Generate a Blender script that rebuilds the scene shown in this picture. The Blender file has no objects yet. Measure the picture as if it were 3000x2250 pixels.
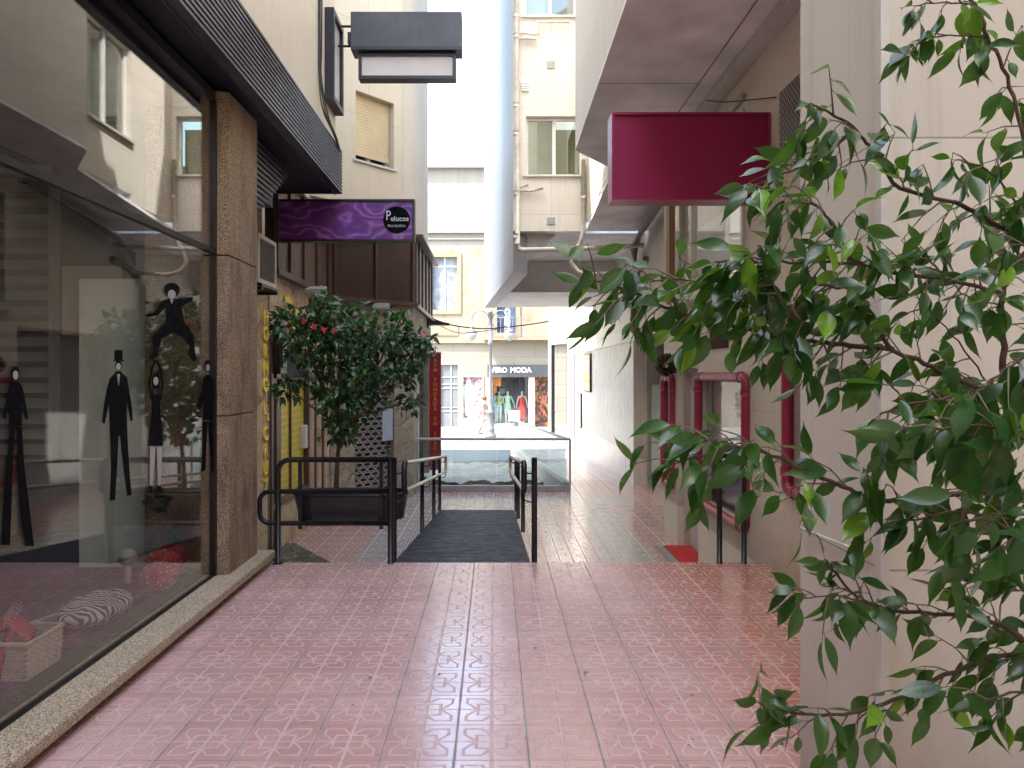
import bpy, bmesh, math, random
from mathutils import Vector, Matrix, Euler
R = math.radians
S = bpy.context.scene
COL = S.collection
# ------------------------------------------------------------------ camera
F = 740.0; VX = 494.0; VY = 374.0; CH = 1.55
cd = bpy.data.cameras.new('camera'); cam = bpy.data.objects.new('camera', cd); COL.objects.link(cam)
cam.location = (0, 0, CH); cam.rotation_euler = (R(90), 0, 0)
cd.sensor_width = 36; cd.lens = F/1024*36
cd.shift_x = (512-VX)/1024; cd.shift_y = (VY-384)/1024
cd.clip_start = 0.05; cd.clip_end = 1500
S.camera = cam
# ------------------------------------------------------------------ sky, sun, exposure
SUN_EL = 58; SUN_DIR = Vector((-0.85, -0.53, 0)).normalized()      # horizontal direction towards the sun
w = bpy.data.worlds.new('World'); S.world = w; w.use_nodes = True
wn = w.node_tree; bg = wn.nodes['Background']; sky = wn.nodes.new('ShaderNodeTexSky')
sky.sky_type = 'NISHITA'; sky.sun_disc = False; sky.sun_elevation = R(SUN_EL)
sky.sun_rotation = math.atan2(SUN_DIR.x, SUN_DIR.y); sky.air_density = 1.5; sky.dust_density = 3.5
wn.links.new(sky.outputs[0], bg.inputs[0]); bg.inputs[1].default_value = 0.15
sl = bpy.data.lights.new('sun', 'SUN'); so = bpy.data.objects.new('sun', sl); COL.objects.link(so)
sl.energy = 2.0; sl.angle = R(0.6); sl.color = (1, .97, .93)
sd = Vector((SUN_DIR.x*math.cos(R(SUN_EL)), SUN_DIR.y*math.cos(R(SUN_EL)), math.sin(R(SUN_EL))))
so.rotation_euler = sd.to_track_quat('Z', 'Y').to_euler()
S.view_settings.view_transform = 'Standard'; S.view_settings.look = 'None'
S.view_settings.exposure = 2.85; S.view_settings.gamma = 1.0
S.render.engine = 'CYCLES'
try:
    S.cycles.max_bounces = 10; S.cycles.diffuse_bounces = 6; S.cycles.transparent_max_bounces = 16
    S.cycles.sample_clamp_indirect = 8
except Exception: pass

def P(px, py, Y):
    """a measured direction of sight carried out to the real distance Y"""
    return Vector(((px-VX)*Y/F, Y, CH-(py-VY)*Y/F))
def D(dx, dy, Y): return P(dx*.46293, dy*.46293, Y)
# ------------------------------------------------------------------ node helpers
class NT:
    def __init__(s, name):
        s.m = bpy.data.materials.new(name); s.m.use_nodes = True; s.t = s.m.node_tree
        s.b = s.t.nodes['Principled BSDF']; s.out = s.t.nodes['Material Output']
        s._pos = None
    def n(s, typ, **kw):
        x = s.t.nodes.new(typ)
        for k, v in kw.items(): setattr(x, k, v)
        return x
    def set(s, sock, v):
        if isinstance(v, bpy.types.NodeSocket): s.t.links.new(v, sock)
        else:
            if sock.type == 'RGBA' and hasattr(v, '__len__') and len(v) == 3: v = (*v, 1)
            sock.default_value = v
    def M(s, op, a, b=0.0, c=0.0, clamp=False):
        x = s.n('ShaderNodeMath', operation=op, use_clamp=clamp)
        s.set(x.inputs[0], a); s.set(x.inputs[1], b); s.set(x.inputs[2], c); return x.outputs[0]
    def pos(s):
        if s._pos is None:
            g = s.n('ShaderNodeNewGeometry'); sp = s.n('ShaderNodeSeparateXYZ'); s.t.links.new(g.outputs['Position'], sp.inputs[0])
            s._pos = (g.outputs['Position'], sp.outputs[0], sp.outputs[1], sp.outputs[2]); s.geo = g
        return s._pos
    def vec(s, x, y, z=0.0):
        c = s.n('ShaderNodeCombineXYZ'); s.set(c.inputs[0], x); s.set(c.inputs[1], y); s.set(c.inputs[2], z); return c.outputs[0]
    def scaled(s, v, sc):
        x = s.n('ShaderNodeVectorMath', operation='MULTIPLY'); s.set(x.inputs[0], v); x.inputs[1].default_value = sc; return x.outputs[0]
    def noise(s, v, scale, detail=3, rough=.55, dist=0):
        x = s.n('ShaderNodeTexNoise'); s.set(x.inputs['Vector'], v); x.inputs['Scale'].default_value = scale
        x.inputs['Detail'].default_value = detail; x.inputs['Roughness'].default_value = rough; x.inputs['Distortion'].default_value = dist
        return x.outputs[0]
    def ramp(s, f, stops):
        x = s.n('ShaderNodeValToRGB'); s.set(x.inputs[0], f); e = x.color_ramp.elements
        while len(e) < len(stops): e.new(.5)
        for i, (p, c) in enumerate(stops):
            e[i].position = p; e[i].color = (*c, 1) if hasattr(c, '__len__') else (c, c, c, 1)
        return x.outputs[0]
    def mix(s, f, a, b, mode='MIX'):
        x = s.n('ShaderNodeMix', data_type='RGBA', blend_type=mode)
        s.set(x.inputs[0], f); s.set(x.inputs[6], a); s.set(x.inputs[7], b); return x.outputs[2]
    def mr(s, v, a, b, c=0.0, d=1.0):
        x = s.n('ShaderNodeMapRange'); s.set(x.inputs[0], v)
        for i, q in enumerate((a, b, c, d)): x.inputs[i+1].default_value = q
        return x.outputs[0]
    def bump(s, h, strength=.3, dist=.01):
        x = s.n('ShaderNodeBump'); x.inputs['Strength'].default_value = strength; x.inputs['Distance'].default_value = dist
        s.set(x.inputs['Height'], h); s.set(s.b.inputs['Normal'], x.outputs[0]); return x
    def col(s, c): s.set(s.b.inputs['Base Color'], c)
    def rough(s, r): s.set(s.b.inputs['Roughness'], r)
def mul(c, k): return tuple(min(1, q*k) for q in c)

def plain(name, c, rough=.5, metal=0., var=.12, scale=3., bump=0., bscale=60, coat=0., streak=0.):
    n = NT(name); p, x, y, z = n.pos()
    f = n.noise(p, scale, 4)
    c1 = n.ramp(f, [(.3, mul(c, 1-var)), (.7, mul(c, 1+var))])
    if streak:
        g = n.noise(n.scaled(p, (9, 9, .7)), 1.6, 4, .6)
        c1 = n.mix(n.mr(g, .5, .75, 0, streak), c1, mul(c, .45))
    n.col(c1)
    n.rough(n.mr(n.noise(p, scale*5, 3), .3, .7, max(.02, rough*.85), min(1, rough*1.15)))
    n.b.inputs['Metallic'].default_value = metal
    if coat: n.b.inputs['Coat Weight'].default_value = coat
    if bump: n.bump(n.noise(p, bscale, 4), bump, .01)
    return n.m

def cladding(name, c, bw=1.3, bh=.65, joint=.5, grain=.08, stain=.35, rough=.55, off=0.0, voff=0.0):
    """stone cladding panels with fine joints, vertical veining and run-off stains"""
    n = NT(name); p, x, y, z = n.pos()
    u = n.M('ADD', n.M('ADD', x, y), off)
    br = n.n('ShaderNodeTexBrick'); n.set(br.inputs['Vector'], n.vec(u, n.M('ADD', z, voff), 0.0))
    br.offset = 0.0; br.inputs['Scale'].default_value = 1.0; br.inputs['Brick Width'].default_value = bw
    br.inputs['Row Height'].default_value = bh; br.inputs['Mortar Size'].default_value = .0035; br.inputs['Mortar Smooth'].default_value = .3
    br.inputs['Color1'].default_value = (*mul(c, 1.03), 1); br.inputs['Color2'].default_value = (*mul(c, .95), 1)
    br.inputs['Mortar'].default_value = (*mul(c, joint), 1); br.inputs['Bias'].default_value = 0
    vein = n.noise(n.scaled(p, (22, 22, 1.2)), 1.5, 5, .65)
    c1 = n.mix(1.0, br.outputs[0], n.ramp(vein, [(.25, 1-grain*1.6), (.5, 1.0), (.8, 1-grain)]), 'MULTIPLY')
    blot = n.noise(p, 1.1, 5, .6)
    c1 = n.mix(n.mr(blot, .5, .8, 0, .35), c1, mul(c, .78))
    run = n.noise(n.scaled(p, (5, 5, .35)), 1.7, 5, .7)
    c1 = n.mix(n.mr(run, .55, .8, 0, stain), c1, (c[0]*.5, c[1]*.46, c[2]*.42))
    gr = n.M('MULTIPLY', n.mr(n.M('ADD', z, n.M('MULTIPLY', n.noise(p, 6, 5, .7), .5)), .28, .75, 1, 0), n.M('GREATER_THAN', z, -.05))
    c1 = n.mix(n.M('MULTIPLY', gr, .45), c1, (.22, .17, .13))
    scf = n.noise(n.scaled(p, (3, 3, 9)), 3.2, 6, .75)
    c1 = n.mix(n.mr(scf, .66, .74, 0, .35), c1, (c[0]*.55, c[1]*.52, c[2]*.5))
    n.col(c1); n.rough(n.mr(vein, .3, .7, rough*.8, min(1, rough*1.2)))
    h = n.M('ADD', n.M('MULTIPLY', br.outputs['Fac'], -1.0), n.M('MULTIPLY', n.noise(p, 45, 4), .35))
    n.bump(h, .35, .006)
    return n.m

def aggregate(name, light, dark, mid, stain=.4):
    """washed gravel concrete: pebbles a few millimetres across"""
    n = NT(name); p, x, y, z = n.pos()
    v = n.n('ShaderNodeTexVoronoi'); n.set(v.inputs['Vector'], p); v.inputs['Scale'].default_value = 230
    sp = n.n('ShaderNodeSeparateColor'); n.set(sp.inputs[0], v.outputs['Color'])
    c1 = n.ramp(sp.outputs[0], [(0, dark), (.3, mid), (.6, light), (1, mul(light, 1.2))])
    c1 = n.mix(n.mr(v.outputs['Distance'], .25, .75, 0, .75), c1, mul(dark, .6))
    s = n.noise(n.scaled(p, (3, 3, 1.0)), 2.0, 5, .65)
    c1 = n.mix(n.mr(s, .45, .72, 0, stain), c1, mul(dark, .7))
    n.col(c1); n.rough(.85); n.bump(n.M('MULTIPLY', v.outputs['Distance'], -1.0), .8, .006)
    return n.m

def tile_floor(name, kind='upper'):
    """pressed cement tiles 30 cm square, each with its grooved butterfly-and-box figure"""
    n = NT(name); p, x, y, z = n.pos()
    T = .30
    u0 = n.M('DIVIDE', n.M('ADD', x, .16), T); v0 = n.M('DIVIDE', n.M('ADD', y, .03), T)
    iu = n.M('FLOOR', u0); iv = n.M('FLOOR', v0)
    u = n.M('MULTIPLY', n.M('SUBTRACT', n.M('SUBTRACT', u0, iu), .5), 2.0)
    v = n.M('MULTIPLY', n.M('SUBTRACT', n.M('SUBTRACT', v0, iv), .5), 2.0)
    au = n.M('ABSOLUTE', u); av = n.M('ABSOLUTE', v)
    segs = [((.02,.40),(.27,.74)), ((.27,.74),(.77,.74)), ((.77,.74),(.77,.42)), ((.77,.42),(.45,.03)), ((.42,0),(.42,.36)), ((0,.36),(.42,.36))]
    d = None
    for a, b in segs:
        bx, by = b[0]-a[0], b[1]-a[1]; L = bx*bx+by*by
        pa = n.M('SUBTRACT', au, a[0]); pb = n.M('SUBTRACT', av, a[1])
        t = n.M('MULTIPLY_ADD', pb, by/L, n.M('MULTIPLY', pa, bx/L), clamp=True)
        ex = n.M('MULTIPLY_ADD', t, -bx, pa); ey = n.M('MULTIPLY_ADD', t, -by, pb)
        q = n.M('SQRT', n.M('ADD', n.M('MULTIPLY', ex, ex), n.M('MULTIPLY', ey, ey)))
        d = q if d is None else n.M('MINIMUM', d, q)
    d = n.M('SUBTRACT', d, .012)
    d = n.M('MINIMUM', d, n.M('SUBTRACT', au, .022))
    d = n.M('MINIMUM', d, n.M('SUBTRACT', av, .004))
    groove = n.mr(d, .008, .034, 1, 0)
    e = n.M('MAXIMUM', au, av); joint = n.M('MAXIMUM', n.mr(au, .955, .975, 0, 1), n.mr(av, .978, .988, 0, .8))
    wn_ = n.n('ShaderNodeTexWhiteNoise', noise_dimensions='2D'); n.set(wn_.inputs['Vector'], n.vec(iu, iv)); rnd = wn_.outputs['Value']
    fade = n.mr(n.noise(p, 1.3, 3), .3, .7, .75, 1)
    groove = n.M('MULTIPLY', groove, fade)
    red = (.58, .315, .30); red2 = (.66, .445, .425)
    if kind == 'upper':
        base = n.mix(n.mr(n.noise(p, 1.1, 4, .6), .3, .7), red, red2)
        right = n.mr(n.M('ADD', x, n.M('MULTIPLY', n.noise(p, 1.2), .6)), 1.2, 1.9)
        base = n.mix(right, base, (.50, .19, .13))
    else:
        pink = n.mix(n.mr(n.noise(p, 1.7, 5, .6), .4, .62), (.43, .20, .17), (.46, .27, .24))
        grey = n.mix(n.noise(p, 2.0, 4), (.25, .27, .27), (.33, .36, .34))
        green = n.mix(n.noise(p, 2.0, 4), (.27, .31, .25), (.35, .40, .31))
        def band(s, a, b): return n.M('MULTIPLY', n.M('GREATER_THAN', s, a), n.M('LESS_THAN', s, b))
        fl = n.M('LESS_THAN', y, 12.72)
        lb = n.M('MULTIPLY', band(x, -1.56, -.94), fl); rb = n.M('MULTIPLY', band(x, 1.22, 1.85), fl)
        tb = n.M('MULTIPLY', band(y, 11.75, 12.72), band(x, -1.56, 2.4))
        base = n.mix(n.M('MAXIMUM', lb, tb), pink, grey); base = n.mix(rb, base, green)
    base = n.mix(n.mr(n.M('POWER', rnd, 2.0), 0, 1, 0, .5), base, mul(red, .78) if kind == 'upper' else (.30, .22, .2))
    sp = n.noise(p, 260, 2, .6)
    base = n.mix(n.mr(sp, .62, .68, 0, .75), base, (.86, .74, .70))
    base = n.mix(n.mr(sp, .36, .30, 0, .5), base, (.22, .12, .12))
    dirt = n.noise(p, 4.5, 6, .7)
    base = n.mix(n.mr(dirt, .45, .85, 0, .4), base, (.20, .13, .12))
    sc = n.noise(n.scaled(p, (1, .6, 1)), 14, 3, .8)
    base = n.mix(n.mr(sc, .64, .70, 0, .6), base, (.10, .07, .06))
    gcol = n.mix(n.noise(p, 6, 3), (.44, .29, .28), (.64, .48, .46))
    c = n.mix(groove, base, gcol)
    jc = n.mix(n.mr(e, .978, .99), n.mix(n.mr(n.noise(p, 9, 4), .45, .7), (.60, .55, .53), (.28, .23, .21)), (.14, .11, .10))
    jv = n.M('MULTIPLY', joint, n.M('GREATER_THAN', au, av)); c = n.mix(n.M('SUBTRACT', joint, jv), c, (.20, .15, .14)); c = n.mix(jv, c, jc)
    n.col(c)
    r = n.mr(n.noise(p, 5, 5, .65), .35, .65, .13, .26)
    r = n.M('ADD', r, n.M('MULTIPLY', n.M('MAXIMUM', groove, joint), .4)); n.rough(r)
    n.b.inputs['Specular IOR Level'].default_value = .85
    n.set(n.b.inputs['Coat Weight'], n.mr(n.M('MAXIMUM', groove, joint), 0, 1, .45, 0)); n.b.inputs['Coat Roughness'].default_value = .16; n.b.inputs['Coat IOR'].default_value = 1.6
    h = n.M('SUBTRACT', n.M('MULTIPLY', n.noise(p, 160, 3), .06), n.M('ADD', groove, n.M('MULTIPLY', joint, 1.3)))
    h = n.M('ADD', h, n.M('MULTIPLY', rnd, .3))
    n.bump(h, .55, .0035)
    return n.m

def glass(name, tint=(1, 1, 1), base=.0, gain=1.9, rough=0.0):
    n = NT(name); t = n.t
    tr = n.n('ShaderNodeBsdfTransparent'); tr.inputs[0].default_value = (*tint, 1)
    gl = n.n('ShaderNodeBsdfGlossy'); gl.inputs['Roughness'].default_value = rough; gl.inputs[0].default_value = (1, 1, 1, 1)
    lw = n.n('ShaderNodeLayerWeight'); lw.inputs[0].default_value = .5
    sch = n.M('MULTIPLY_ADD', n.M('POWER', lw.outputs['Facing'], 5.0), .96, .04)
    f = n.M('MULTIPLY_ADD', sch, gain, base, clamp=True)
    mx = n.n('ShaderNodeMixShader'); n.set(mx.inputs[0], f); t.links.new(tr.outputs[0], mx.inputs[1]); t.links.new(gl.outputs[0], mx.inputs[2])
    t.links.new(mx.outputs[0], n.out.inputs[0]); return n.m

def leafmat(name, dark, light, trans, fresh, freshp=.1, gloss=.28):
    n = NT(name); p, x, y, z = n.pos(); r = n.geo.outputs['Random Per Island']
    c = n.ramp(r, [(0, dark), (.55, light), (1-freshp, light), (min(.995, 1-freshp+.02), fresh)])
    c = n.mix(n.mr(n.noise(p, 38, 3), .4, .7, 0, .4), c, mul(dark, .8))
    n.col(c); n.rough(n.mr(n.noise(p, 30, 2), .3, .7, gloss*.7, gloss*1.5)); n.b.inputs['Specular IOR Level'].default_value = .6
    n.bump(n.noise(p, 150, 2), .12, .002)
    tl = n.n('ShaderNodeBsdfTranslucent'); n.set(tl.inputs[0], n.mix(r, trans, fresh))
    mx = n.n('ShaderNodeMixShader'); mx.inputs[0].default_value = .30
    n.t.links.new(n.b.outputs[0], mx.inputs[1]); n.t.links.new(tl.outputs[0], mx.inputs[2]); n.t.links.new(mx.outputs[0], n.out.inputs[0])
    return n.m

# ------------------------------------------------------------------ mesh helpers
WL = {}
class MB:
    def __init__(s): s.v = []; s.f = []; s.mi = []; s.cur = 0
    def add(s, vs, fs):
        o = len(s.v); s.v += [Vector(q) for q in vs]; s.f += [tuple(o+i for i in q) for q in fs]; s.mi += [s.cur]*len(fs); return s
    def box(s, x0, x1, y0, y1, z0, z1):
        if x0 > x1: x0, x1 = x1, x0
        if y0 > y1: y0, y1 = y1, y0
        if z0 > z1: z0, z1 = z1, z0
        return s.add([(x0,y0,z0),(x1,y0,z0),(x1,y1,z0),(x0,y1,z0),(x0,y0,z1),(x1,y0,z1),(x1,y1,z1),(x0,y1,z1)],
                     [(0,3,2,1),(4,5,6,7),(0,1,5,4),(1,2,6,5),(2,3,7,6),(3,0,4,7)])
    def obox(s, a, b, t, z0, z1, both=False):
        """upright slab between plan points a and b, thickness t to the left of a->b"""
        a = Vector((a[0], a[1])); b = Vector((b[0], b[1])); d = (b-a).normalized(); nn = Vector((-d.y, d.x))*t
        if both: a = a-nn/2; b = b-nn/2
        return s.prism([a, b, b+nn, a+nn], z0, z1)
    def prism(s, poly, z0, z1, zf=None):
        n = len(poly)
        A = sum(poly[i][0]*poly[(i+1)%n][1]-poly[(i+1)%n][0]*poly[i][1] for i in range(n))
        if A < 0: poly = list(poly)[::-1]
        lo = [(p[0], p[1], z0(p) if callable(z0) else z0) for p in poly]; hi = [(p[0], p[1], z1(p) if callable(z1) else z1) for p in poly]
        return s.add(lo+hi, [tuple(range(n))[::-1], tuple(range(n, 2*n))]+[(i, (i+1)%n, n+(i+1)%n, n+i) for i in range(n)])
    def quad(s, a, b, c, d): return s.add([a, b, c, d], [(0, 1, 2, 3)])
    def plate(s, pts, nrm, t):
        """flat polygon in any plane given thickness t along nrm"""
        nrm = Vector(nrm); n = len(pts); pts = [Vector(p) for p in pts]
        return s.add(pts+[p+nrm*t for p in pts], [tuple(range(n))[::-1], tuple(range(n, 2*n))]+[(i, (i+1)%n, n+(i+1)%n, n+i) for i in range(n)])
    def tube(s, pts, r, k=10, caps=True, closed=False):
        pts = [Vector(p) for p in pts]; n = len(pts); rs = r if hasattr(r, '__len__') else [r]*n
        o = len(s.v); up = None
        for i in range(n):
            if closed: t = pts[(i+1) % n]-pts[i-1]
            else: t = pts[min(i+1, n-1)]-pts[max(i-1, 0)]
            if t.length < 1e-9: t = Vector((0, 0, 1))
            t.normalize()
            if up is None: up = Vector((0, 0, 1)) if abs(t.z) < .9 else Vector((1, 0, 0))
            a = t.cross(up)
            if a.length < 1e-4: a = t.cross(Vector((0, 1, .3)))
            a.normalize(); b = a.cross(t).normalized(); up = b
            for j in range(k):
                q = 2*math.pi*j/k; s.v.append(pts[i]+(a*math.cos(q)+b*math.sin(q))*rs[i])
        m = n if closed else n-1
        for i in range(m):
            for j in range(k):
                i2 = (i+1) % n
                s.f.append((o+i*k+j, o+i*k+(j+1)%k, o+i2*k+(j+1)%k, o+i2*k+j)); s.mi.append(s.cur)
        if caps and not closed:
            s.f.append(tuple(o+j for j in range(k))); s.mi.append(s.cur)
            s.f.append(tuple(o+(n-1)*k+j for j in range(k))[::-1]); s.mi.append(s.cur)
        return s
    def lathe(s, prof, c, k=20, sx=1, sy=1):
        o = len(s.v); c = Vector(c)
        for r, z in prof:
            for j in range(k):
                q = 2*math.pi*j/k; s.v.append(c+Vector((r*math.cos(q)*sx, r*math.sin(q)*sy, z)))
        for i in range(len(prof)-1):
            for j in range(k):
                s.f.append((o+i*k+j, o+i*k+(j+1)%k, o+(i+1)*k+(j+1)%k, o+(i+1)*k+j)); s.mi.append(s.cur)
        s.f.append(tuple(o+j for j in range(k))[::-1]); s.mi.append(s.cur)
        s.f.append(tuple(o+(len(prof)-1)*k+j for j in range(k))); s.mi.append(s.cur)
        return s
    def ball(s, c, r, k=16, m=10, sx=1, sy=1, sz=1, fn=None):
        prof = [(max(1e-4, math.sin(math.pi*i/m))*r, -math.cos(math.pi*i/m)*r*sz) for i in range(m+1)]
        o = len(s.v); s.lathe(prof, c, k, sx, sy)
        if fn:
            for i in range(o, len(s.v)): s.v[i] = fn(s.v[i])
        return s
    def build(s, name, mat, parent=None, bev=0, smooth=False, loc=None):
        me = bpy.data.meshes.new(name)
        if parent is not None: base = WL[parent.name]
        else:
            if loc is None:
                xs = [v.x for v in s.v]; ys = [v.y for v in s.v]; zs = [v.z for v in s.v]
                loc = Vector(((min(xs)+max(xs))/2, (min(ys)+max(ys))/2, min(zs)))
            base = Vector(loc)
        me.from_pydata([tuple(v-base) for v in s.v], [], s.f)
        for q in (mat if isinstance(mat, (list, tuple)) else [mat]): me.materials.append(q)
        me.polygons.foreach_set('material_index', s.mi)
        if smooth: me.polygons.foreach_set('use_smooth', [True]*len(s.f))
        me.update()
        o = bpy.data.objects.new(name, me); COL.objects.link(o)
        if parent is not None: o.parent = parent
        else: o.location = base
        WL[o.name] = base.copy()
        if smooth == 'auto': pass
        if bev:
            b = o.modifiers.new('bevel', 'BEVEL'); b.width = bev; b.segments = 2; b.limit_method = 'ANGLE'; b.angle_limit = R(40)
        return o
def tag(o, label=None, cat=None, group=None, kind=None):
    if label: o['label'] = label
    if cat: o['category'] = cat
    if group: o['group'] = group
    if kind: o['kind'] = kind
    return o
def thing(name, label, cat, loc, group=None):
    o = bpy.data.objects.new(name, None); COL.objects.link(o); o.location = loc; o.empty_display_size = .1
    WL[o.name] = Vector(loc); return tag(o, label, cat, group)
def copy_tree(o, parent=None):
    c = o.copy(); COL.objects.link(c)
    if parent: c.parent = parent
    for ch in list(o.children): copy_tree(ch, c)
    return c
def text(name, body, size, loc, rot, mat, parent=None, ext=.003, off=0., align='CENTER', sx=1.0, sy=1.0, spacing=1.0):
    c = bpy.data.curves.new('t', 'FONT'); c.body = body; c.size = size; c.extrude = ext; c.offset = off
    c.align_x = align; c.align_y = 'CENTER'; c.space_character = spacing; c.resolution_u = 3
    t = bpy.data.objects.new('t', c); COL.objects.link(t); bpy.context.view_layer.update()
    dg = bpy.context.evaluated_depsgraph_get(); me = bpy.data.meshes.new_from_object(t.evaluated_get(dg))
    bpy.data.objects.remove(t)
    mm = Matrix.Translation(Vector(loc)) @ Euler(rot).to_matrix().to_4x4() @ Matrix.Diagonal((sx, sy, 1, 1))
    me.transform(mm)
    base = WL[parent.name] if parent is not None else Vector(loc)
    me.transform(Matrix.Translation(-base)); me.materials.clear(); me.materials.append(mat)
    me.name = name; o = bpy.data.objects.new(name, me); COL.objects.link(o)
    if parent is not None: o.parent = parent
    else: o.location = base
    WL[o.name] = base.copy(); return o
FR = (R(90), 0, 0); FL = (R(90), 0, R(90)); FRT = (R(90), 0, R(-90))
exec_rng = random.Random(7)
def arc(c, r, a0, a1, n, ax=(1,0,0), ay=(0,0,1)):
    ax = Vector(ax); ay = Vector(ay); c = Vector(c)
    return [c+ax*(r*math.cos(R(a0+(a1-a0)*i/n)))+ay*(r*math.sin(R(a0+(a1-a0)*i/n))) for i in range(n+1)]
def spline(pts, sub=5):
    pts = [Vector(p) for p in pts]; out = []
    for i in range(len(pts)-1):
        p0 = pts[max(0, i-1)]; p1 = pts[i]; p2 = pts[i+1]; p3 = pts[min(len(pts)-1, i+2)]
        for k in range(sub):
            t = k/sub; out.append(.5*((2*p1)+(p2-p0)*t+(2*p0-5*p1+4*p2-p3)*t*t+(3*p1-p0-3*p2+p3)*t**3))
    out.append(pts[-1]); return out

# ------------------------------------------------------------------ materials
CR = (.66, .58, .46)
m_cream = cladding('cream_cladding', (.68, .61, .49), 1.25, 1.3, .6, .05, .25)
m_creamR = cladding('pale_cladding', (.68, .63, .55), .95, .62, .62, .07, .45, off=.3)
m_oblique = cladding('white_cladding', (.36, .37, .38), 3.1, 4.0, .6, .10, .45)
m_pillar = cladding('pillar_cladding', (.62, .585, .52), 30, 1.31, .5, .04, .35, voff=.355)  # stain strength covers grime and also paints in soft leaf shadows
m_rwall = cladding('salon_wall_cladding', (.72, .67, .57), .62, .62, .72, .06, .25)
m_marble = cladding('veined_marble', (.54, .51, .45), 1.9, 1.25, .55, .16, .2, rough=.28)
m_soffit = plain('soffit_plaster', (.82, .82, .82), .85, var=.22, scale=1.6, bump=.25, bscale=25)
m_soffit2 = plain('beam_plaster', (.60, .59, .56), .8, var=.12, scale=2.2, bump=.2, bscale=30)
m_agg = aggregate('washed_gravel', (.84, .73, .55), (.20, .12, .07), (.50, .38, .25), .12)
m_aggp = aggregate('stained_gravel', (.60, .46, .31), (.10, .06, .035), (.36, .24, .14), .75)
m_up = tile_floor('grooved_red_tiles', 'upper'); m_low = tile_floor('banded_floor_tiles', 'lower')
m_dark = plain('navy_metal', (.020, .022, .035), .45, .3, .3, 4)
m_slat = plain('grey_slat_metal', (.085, .085, .105), .38, .6, .25, 5)
m_black = plain('black_paint', (.008, .008, .010), .38, 0, .3, 8)
m_grey = plain('dark_grey_panel', (.06, .06, .072), .45, .2, .2, 3, streak=.3)
m_white = plain('white_panel', (.62, .60, .58), .5, 0, .05)
m_al = plain('aluminium', (.45, .45, .45), .4, .35, .1, 6)
m_alw = plain('white_window_frame', (.68, .67, .63), .4, 0, .08, 6)
m_brown = plain('brown_metal', (.095, .055, .042), .4, .2, .25, 3)
m_brownp = plain('brown_panel', (.055, .028, .025), .42, .1, .25, 2, streak=.25)
m_brownl = plain('light_brown_panel', (.13, .08, .055), .5, .1, .25, 2, streak=.25)
m_magenta = plain('magenta_paint', (.25, .005, .062), .36, 0, .06, 3)
m_pipe = plain('raspberry_pipe', (.36, .035, .085), .35, 0, .15, 5)
m_red = plain('red_panel', (.36, .006, .012), .35, 0, .1, 3)
m_gold = plain('gold_letters', (.62, .42, .10), .35, .5, .1, 10)
m_yel = plain('yellow_letters', (.85, .62, .06), .45, 0, .12, 8)
m_drain = plain('cream_pipe', (.55, .51, .43), .45, 0, .2, 7, streak=.5)
m_rail = plain('cream_handrail', (.66, .60, .48), .4, 0, .15, 15)
m_ac = plain('ac_metal', (.40, .36, .31), .5, .3, .15, 6)
m_rub = None
m_bark = plain('bark', (.07, .04, .025), .8, 0, .35, 30, bump=.5, bscale=120)
m_twig = plain('green_twig', (.13, .10, .06), .6, 0, .25, 30)
m_skin = plain('skin', (.38, .22, .16), .55, 0, .06, 8)
m_cable = plain('cable', (.02, .02, .02), .6)
m_ficus = leafmat('ficus_leaf', (.010, .040, .013), (.028, .092, .024), (.10, .28, .025), (.18, .37, .03), .06, .2)
m_hib = leafmat('hibiscus_leaf', (.012, .042, .014), (.026, .080, .026), (.05, .16, .02), (.07, .19, .03), .08, .3)
g_shop = glass('shop_glass', (.98, .985, .98), .03, 1.6)
g_win = glass('window_glass', (.75, .8, .78), .10, 2.2)
g_bal = glass('balustrade_glass', (.90, .96, .955), .02, 1.5)
g_edge = plain('green_glass_edge', (.20, .42, .36), .1)
m_cur = plain('curtain_grey', (.32, .33, .30), .9, 0, .15, 3)
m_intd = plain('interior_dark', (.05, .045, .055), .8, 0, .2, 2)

def rubber():
    n = NT('black_ramp_rubber'); p, x, y, z = n.pos()
    f = n.noise(n.scaled(p, (.6, 60, 1)), 1.6, 4, .5)
    n.col(n.ramp(f, [(.3, (.009, .012, .024)), (.55, (.011, .015, .030)), (.8, (.015, .020, .038))]))
    n.rough(n.mr(n.noise(p, 8, 4), .35, .65, .5, .7)); n.b.inputs['Specular IOR Level'].default_value = .3
    wv = n.n('ShaderNodeTexWave', bands_direction='Y'); n.set(wv.inputs['Vector'], p); wv.inputs['Scale'].default_value = 14
    n.bump(wv.outputs[1], .25, .003); return n.m
def flagstone(name, c1, c2, c3, crack=(.18, .12, .07), sc=3.0):
    n = NT(name); p, x, y, z = n.pos()
    q = n.scaled(p, (1, 1, 1.3))
    v = n.n('ShaderNodeTexVoronoi', feature='DISTANCE_TO_EDGE'); n.set(v.inputs['Vector'], q); v.inputs['Scale'].default_value = sc
    v2 = n.n('ShaderNodeTexVoronoi'); n.set(v2.inputs['Vector'], q); v2.inputs['Scale'].default_value = sc
    sp = n.n('ShaderNodeSeparateColor'); n.set(sp.inputs[0], v2.outputs['Color'])
    c = n.ramp(sp.outputs[0], [(0, c1), (.5, c2), (1, c3)])
    f = n.noise(p, 7, 6, .7, 1.5)
    c = n.mix(n.mr(f, .4, .7, 0, .7), c, mul(c3, .55))
    c = n.mix(n.mr(v.outputs[0], .0, .02, .8, 0), c, crack)
    n.col(c); n.rough(.75); n.bump(n.M('ADD', n.mr(v.outputs[0], 0, .03), n.M('MULTIPLY', f, .8)), .6, .012); return n.m
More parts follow.
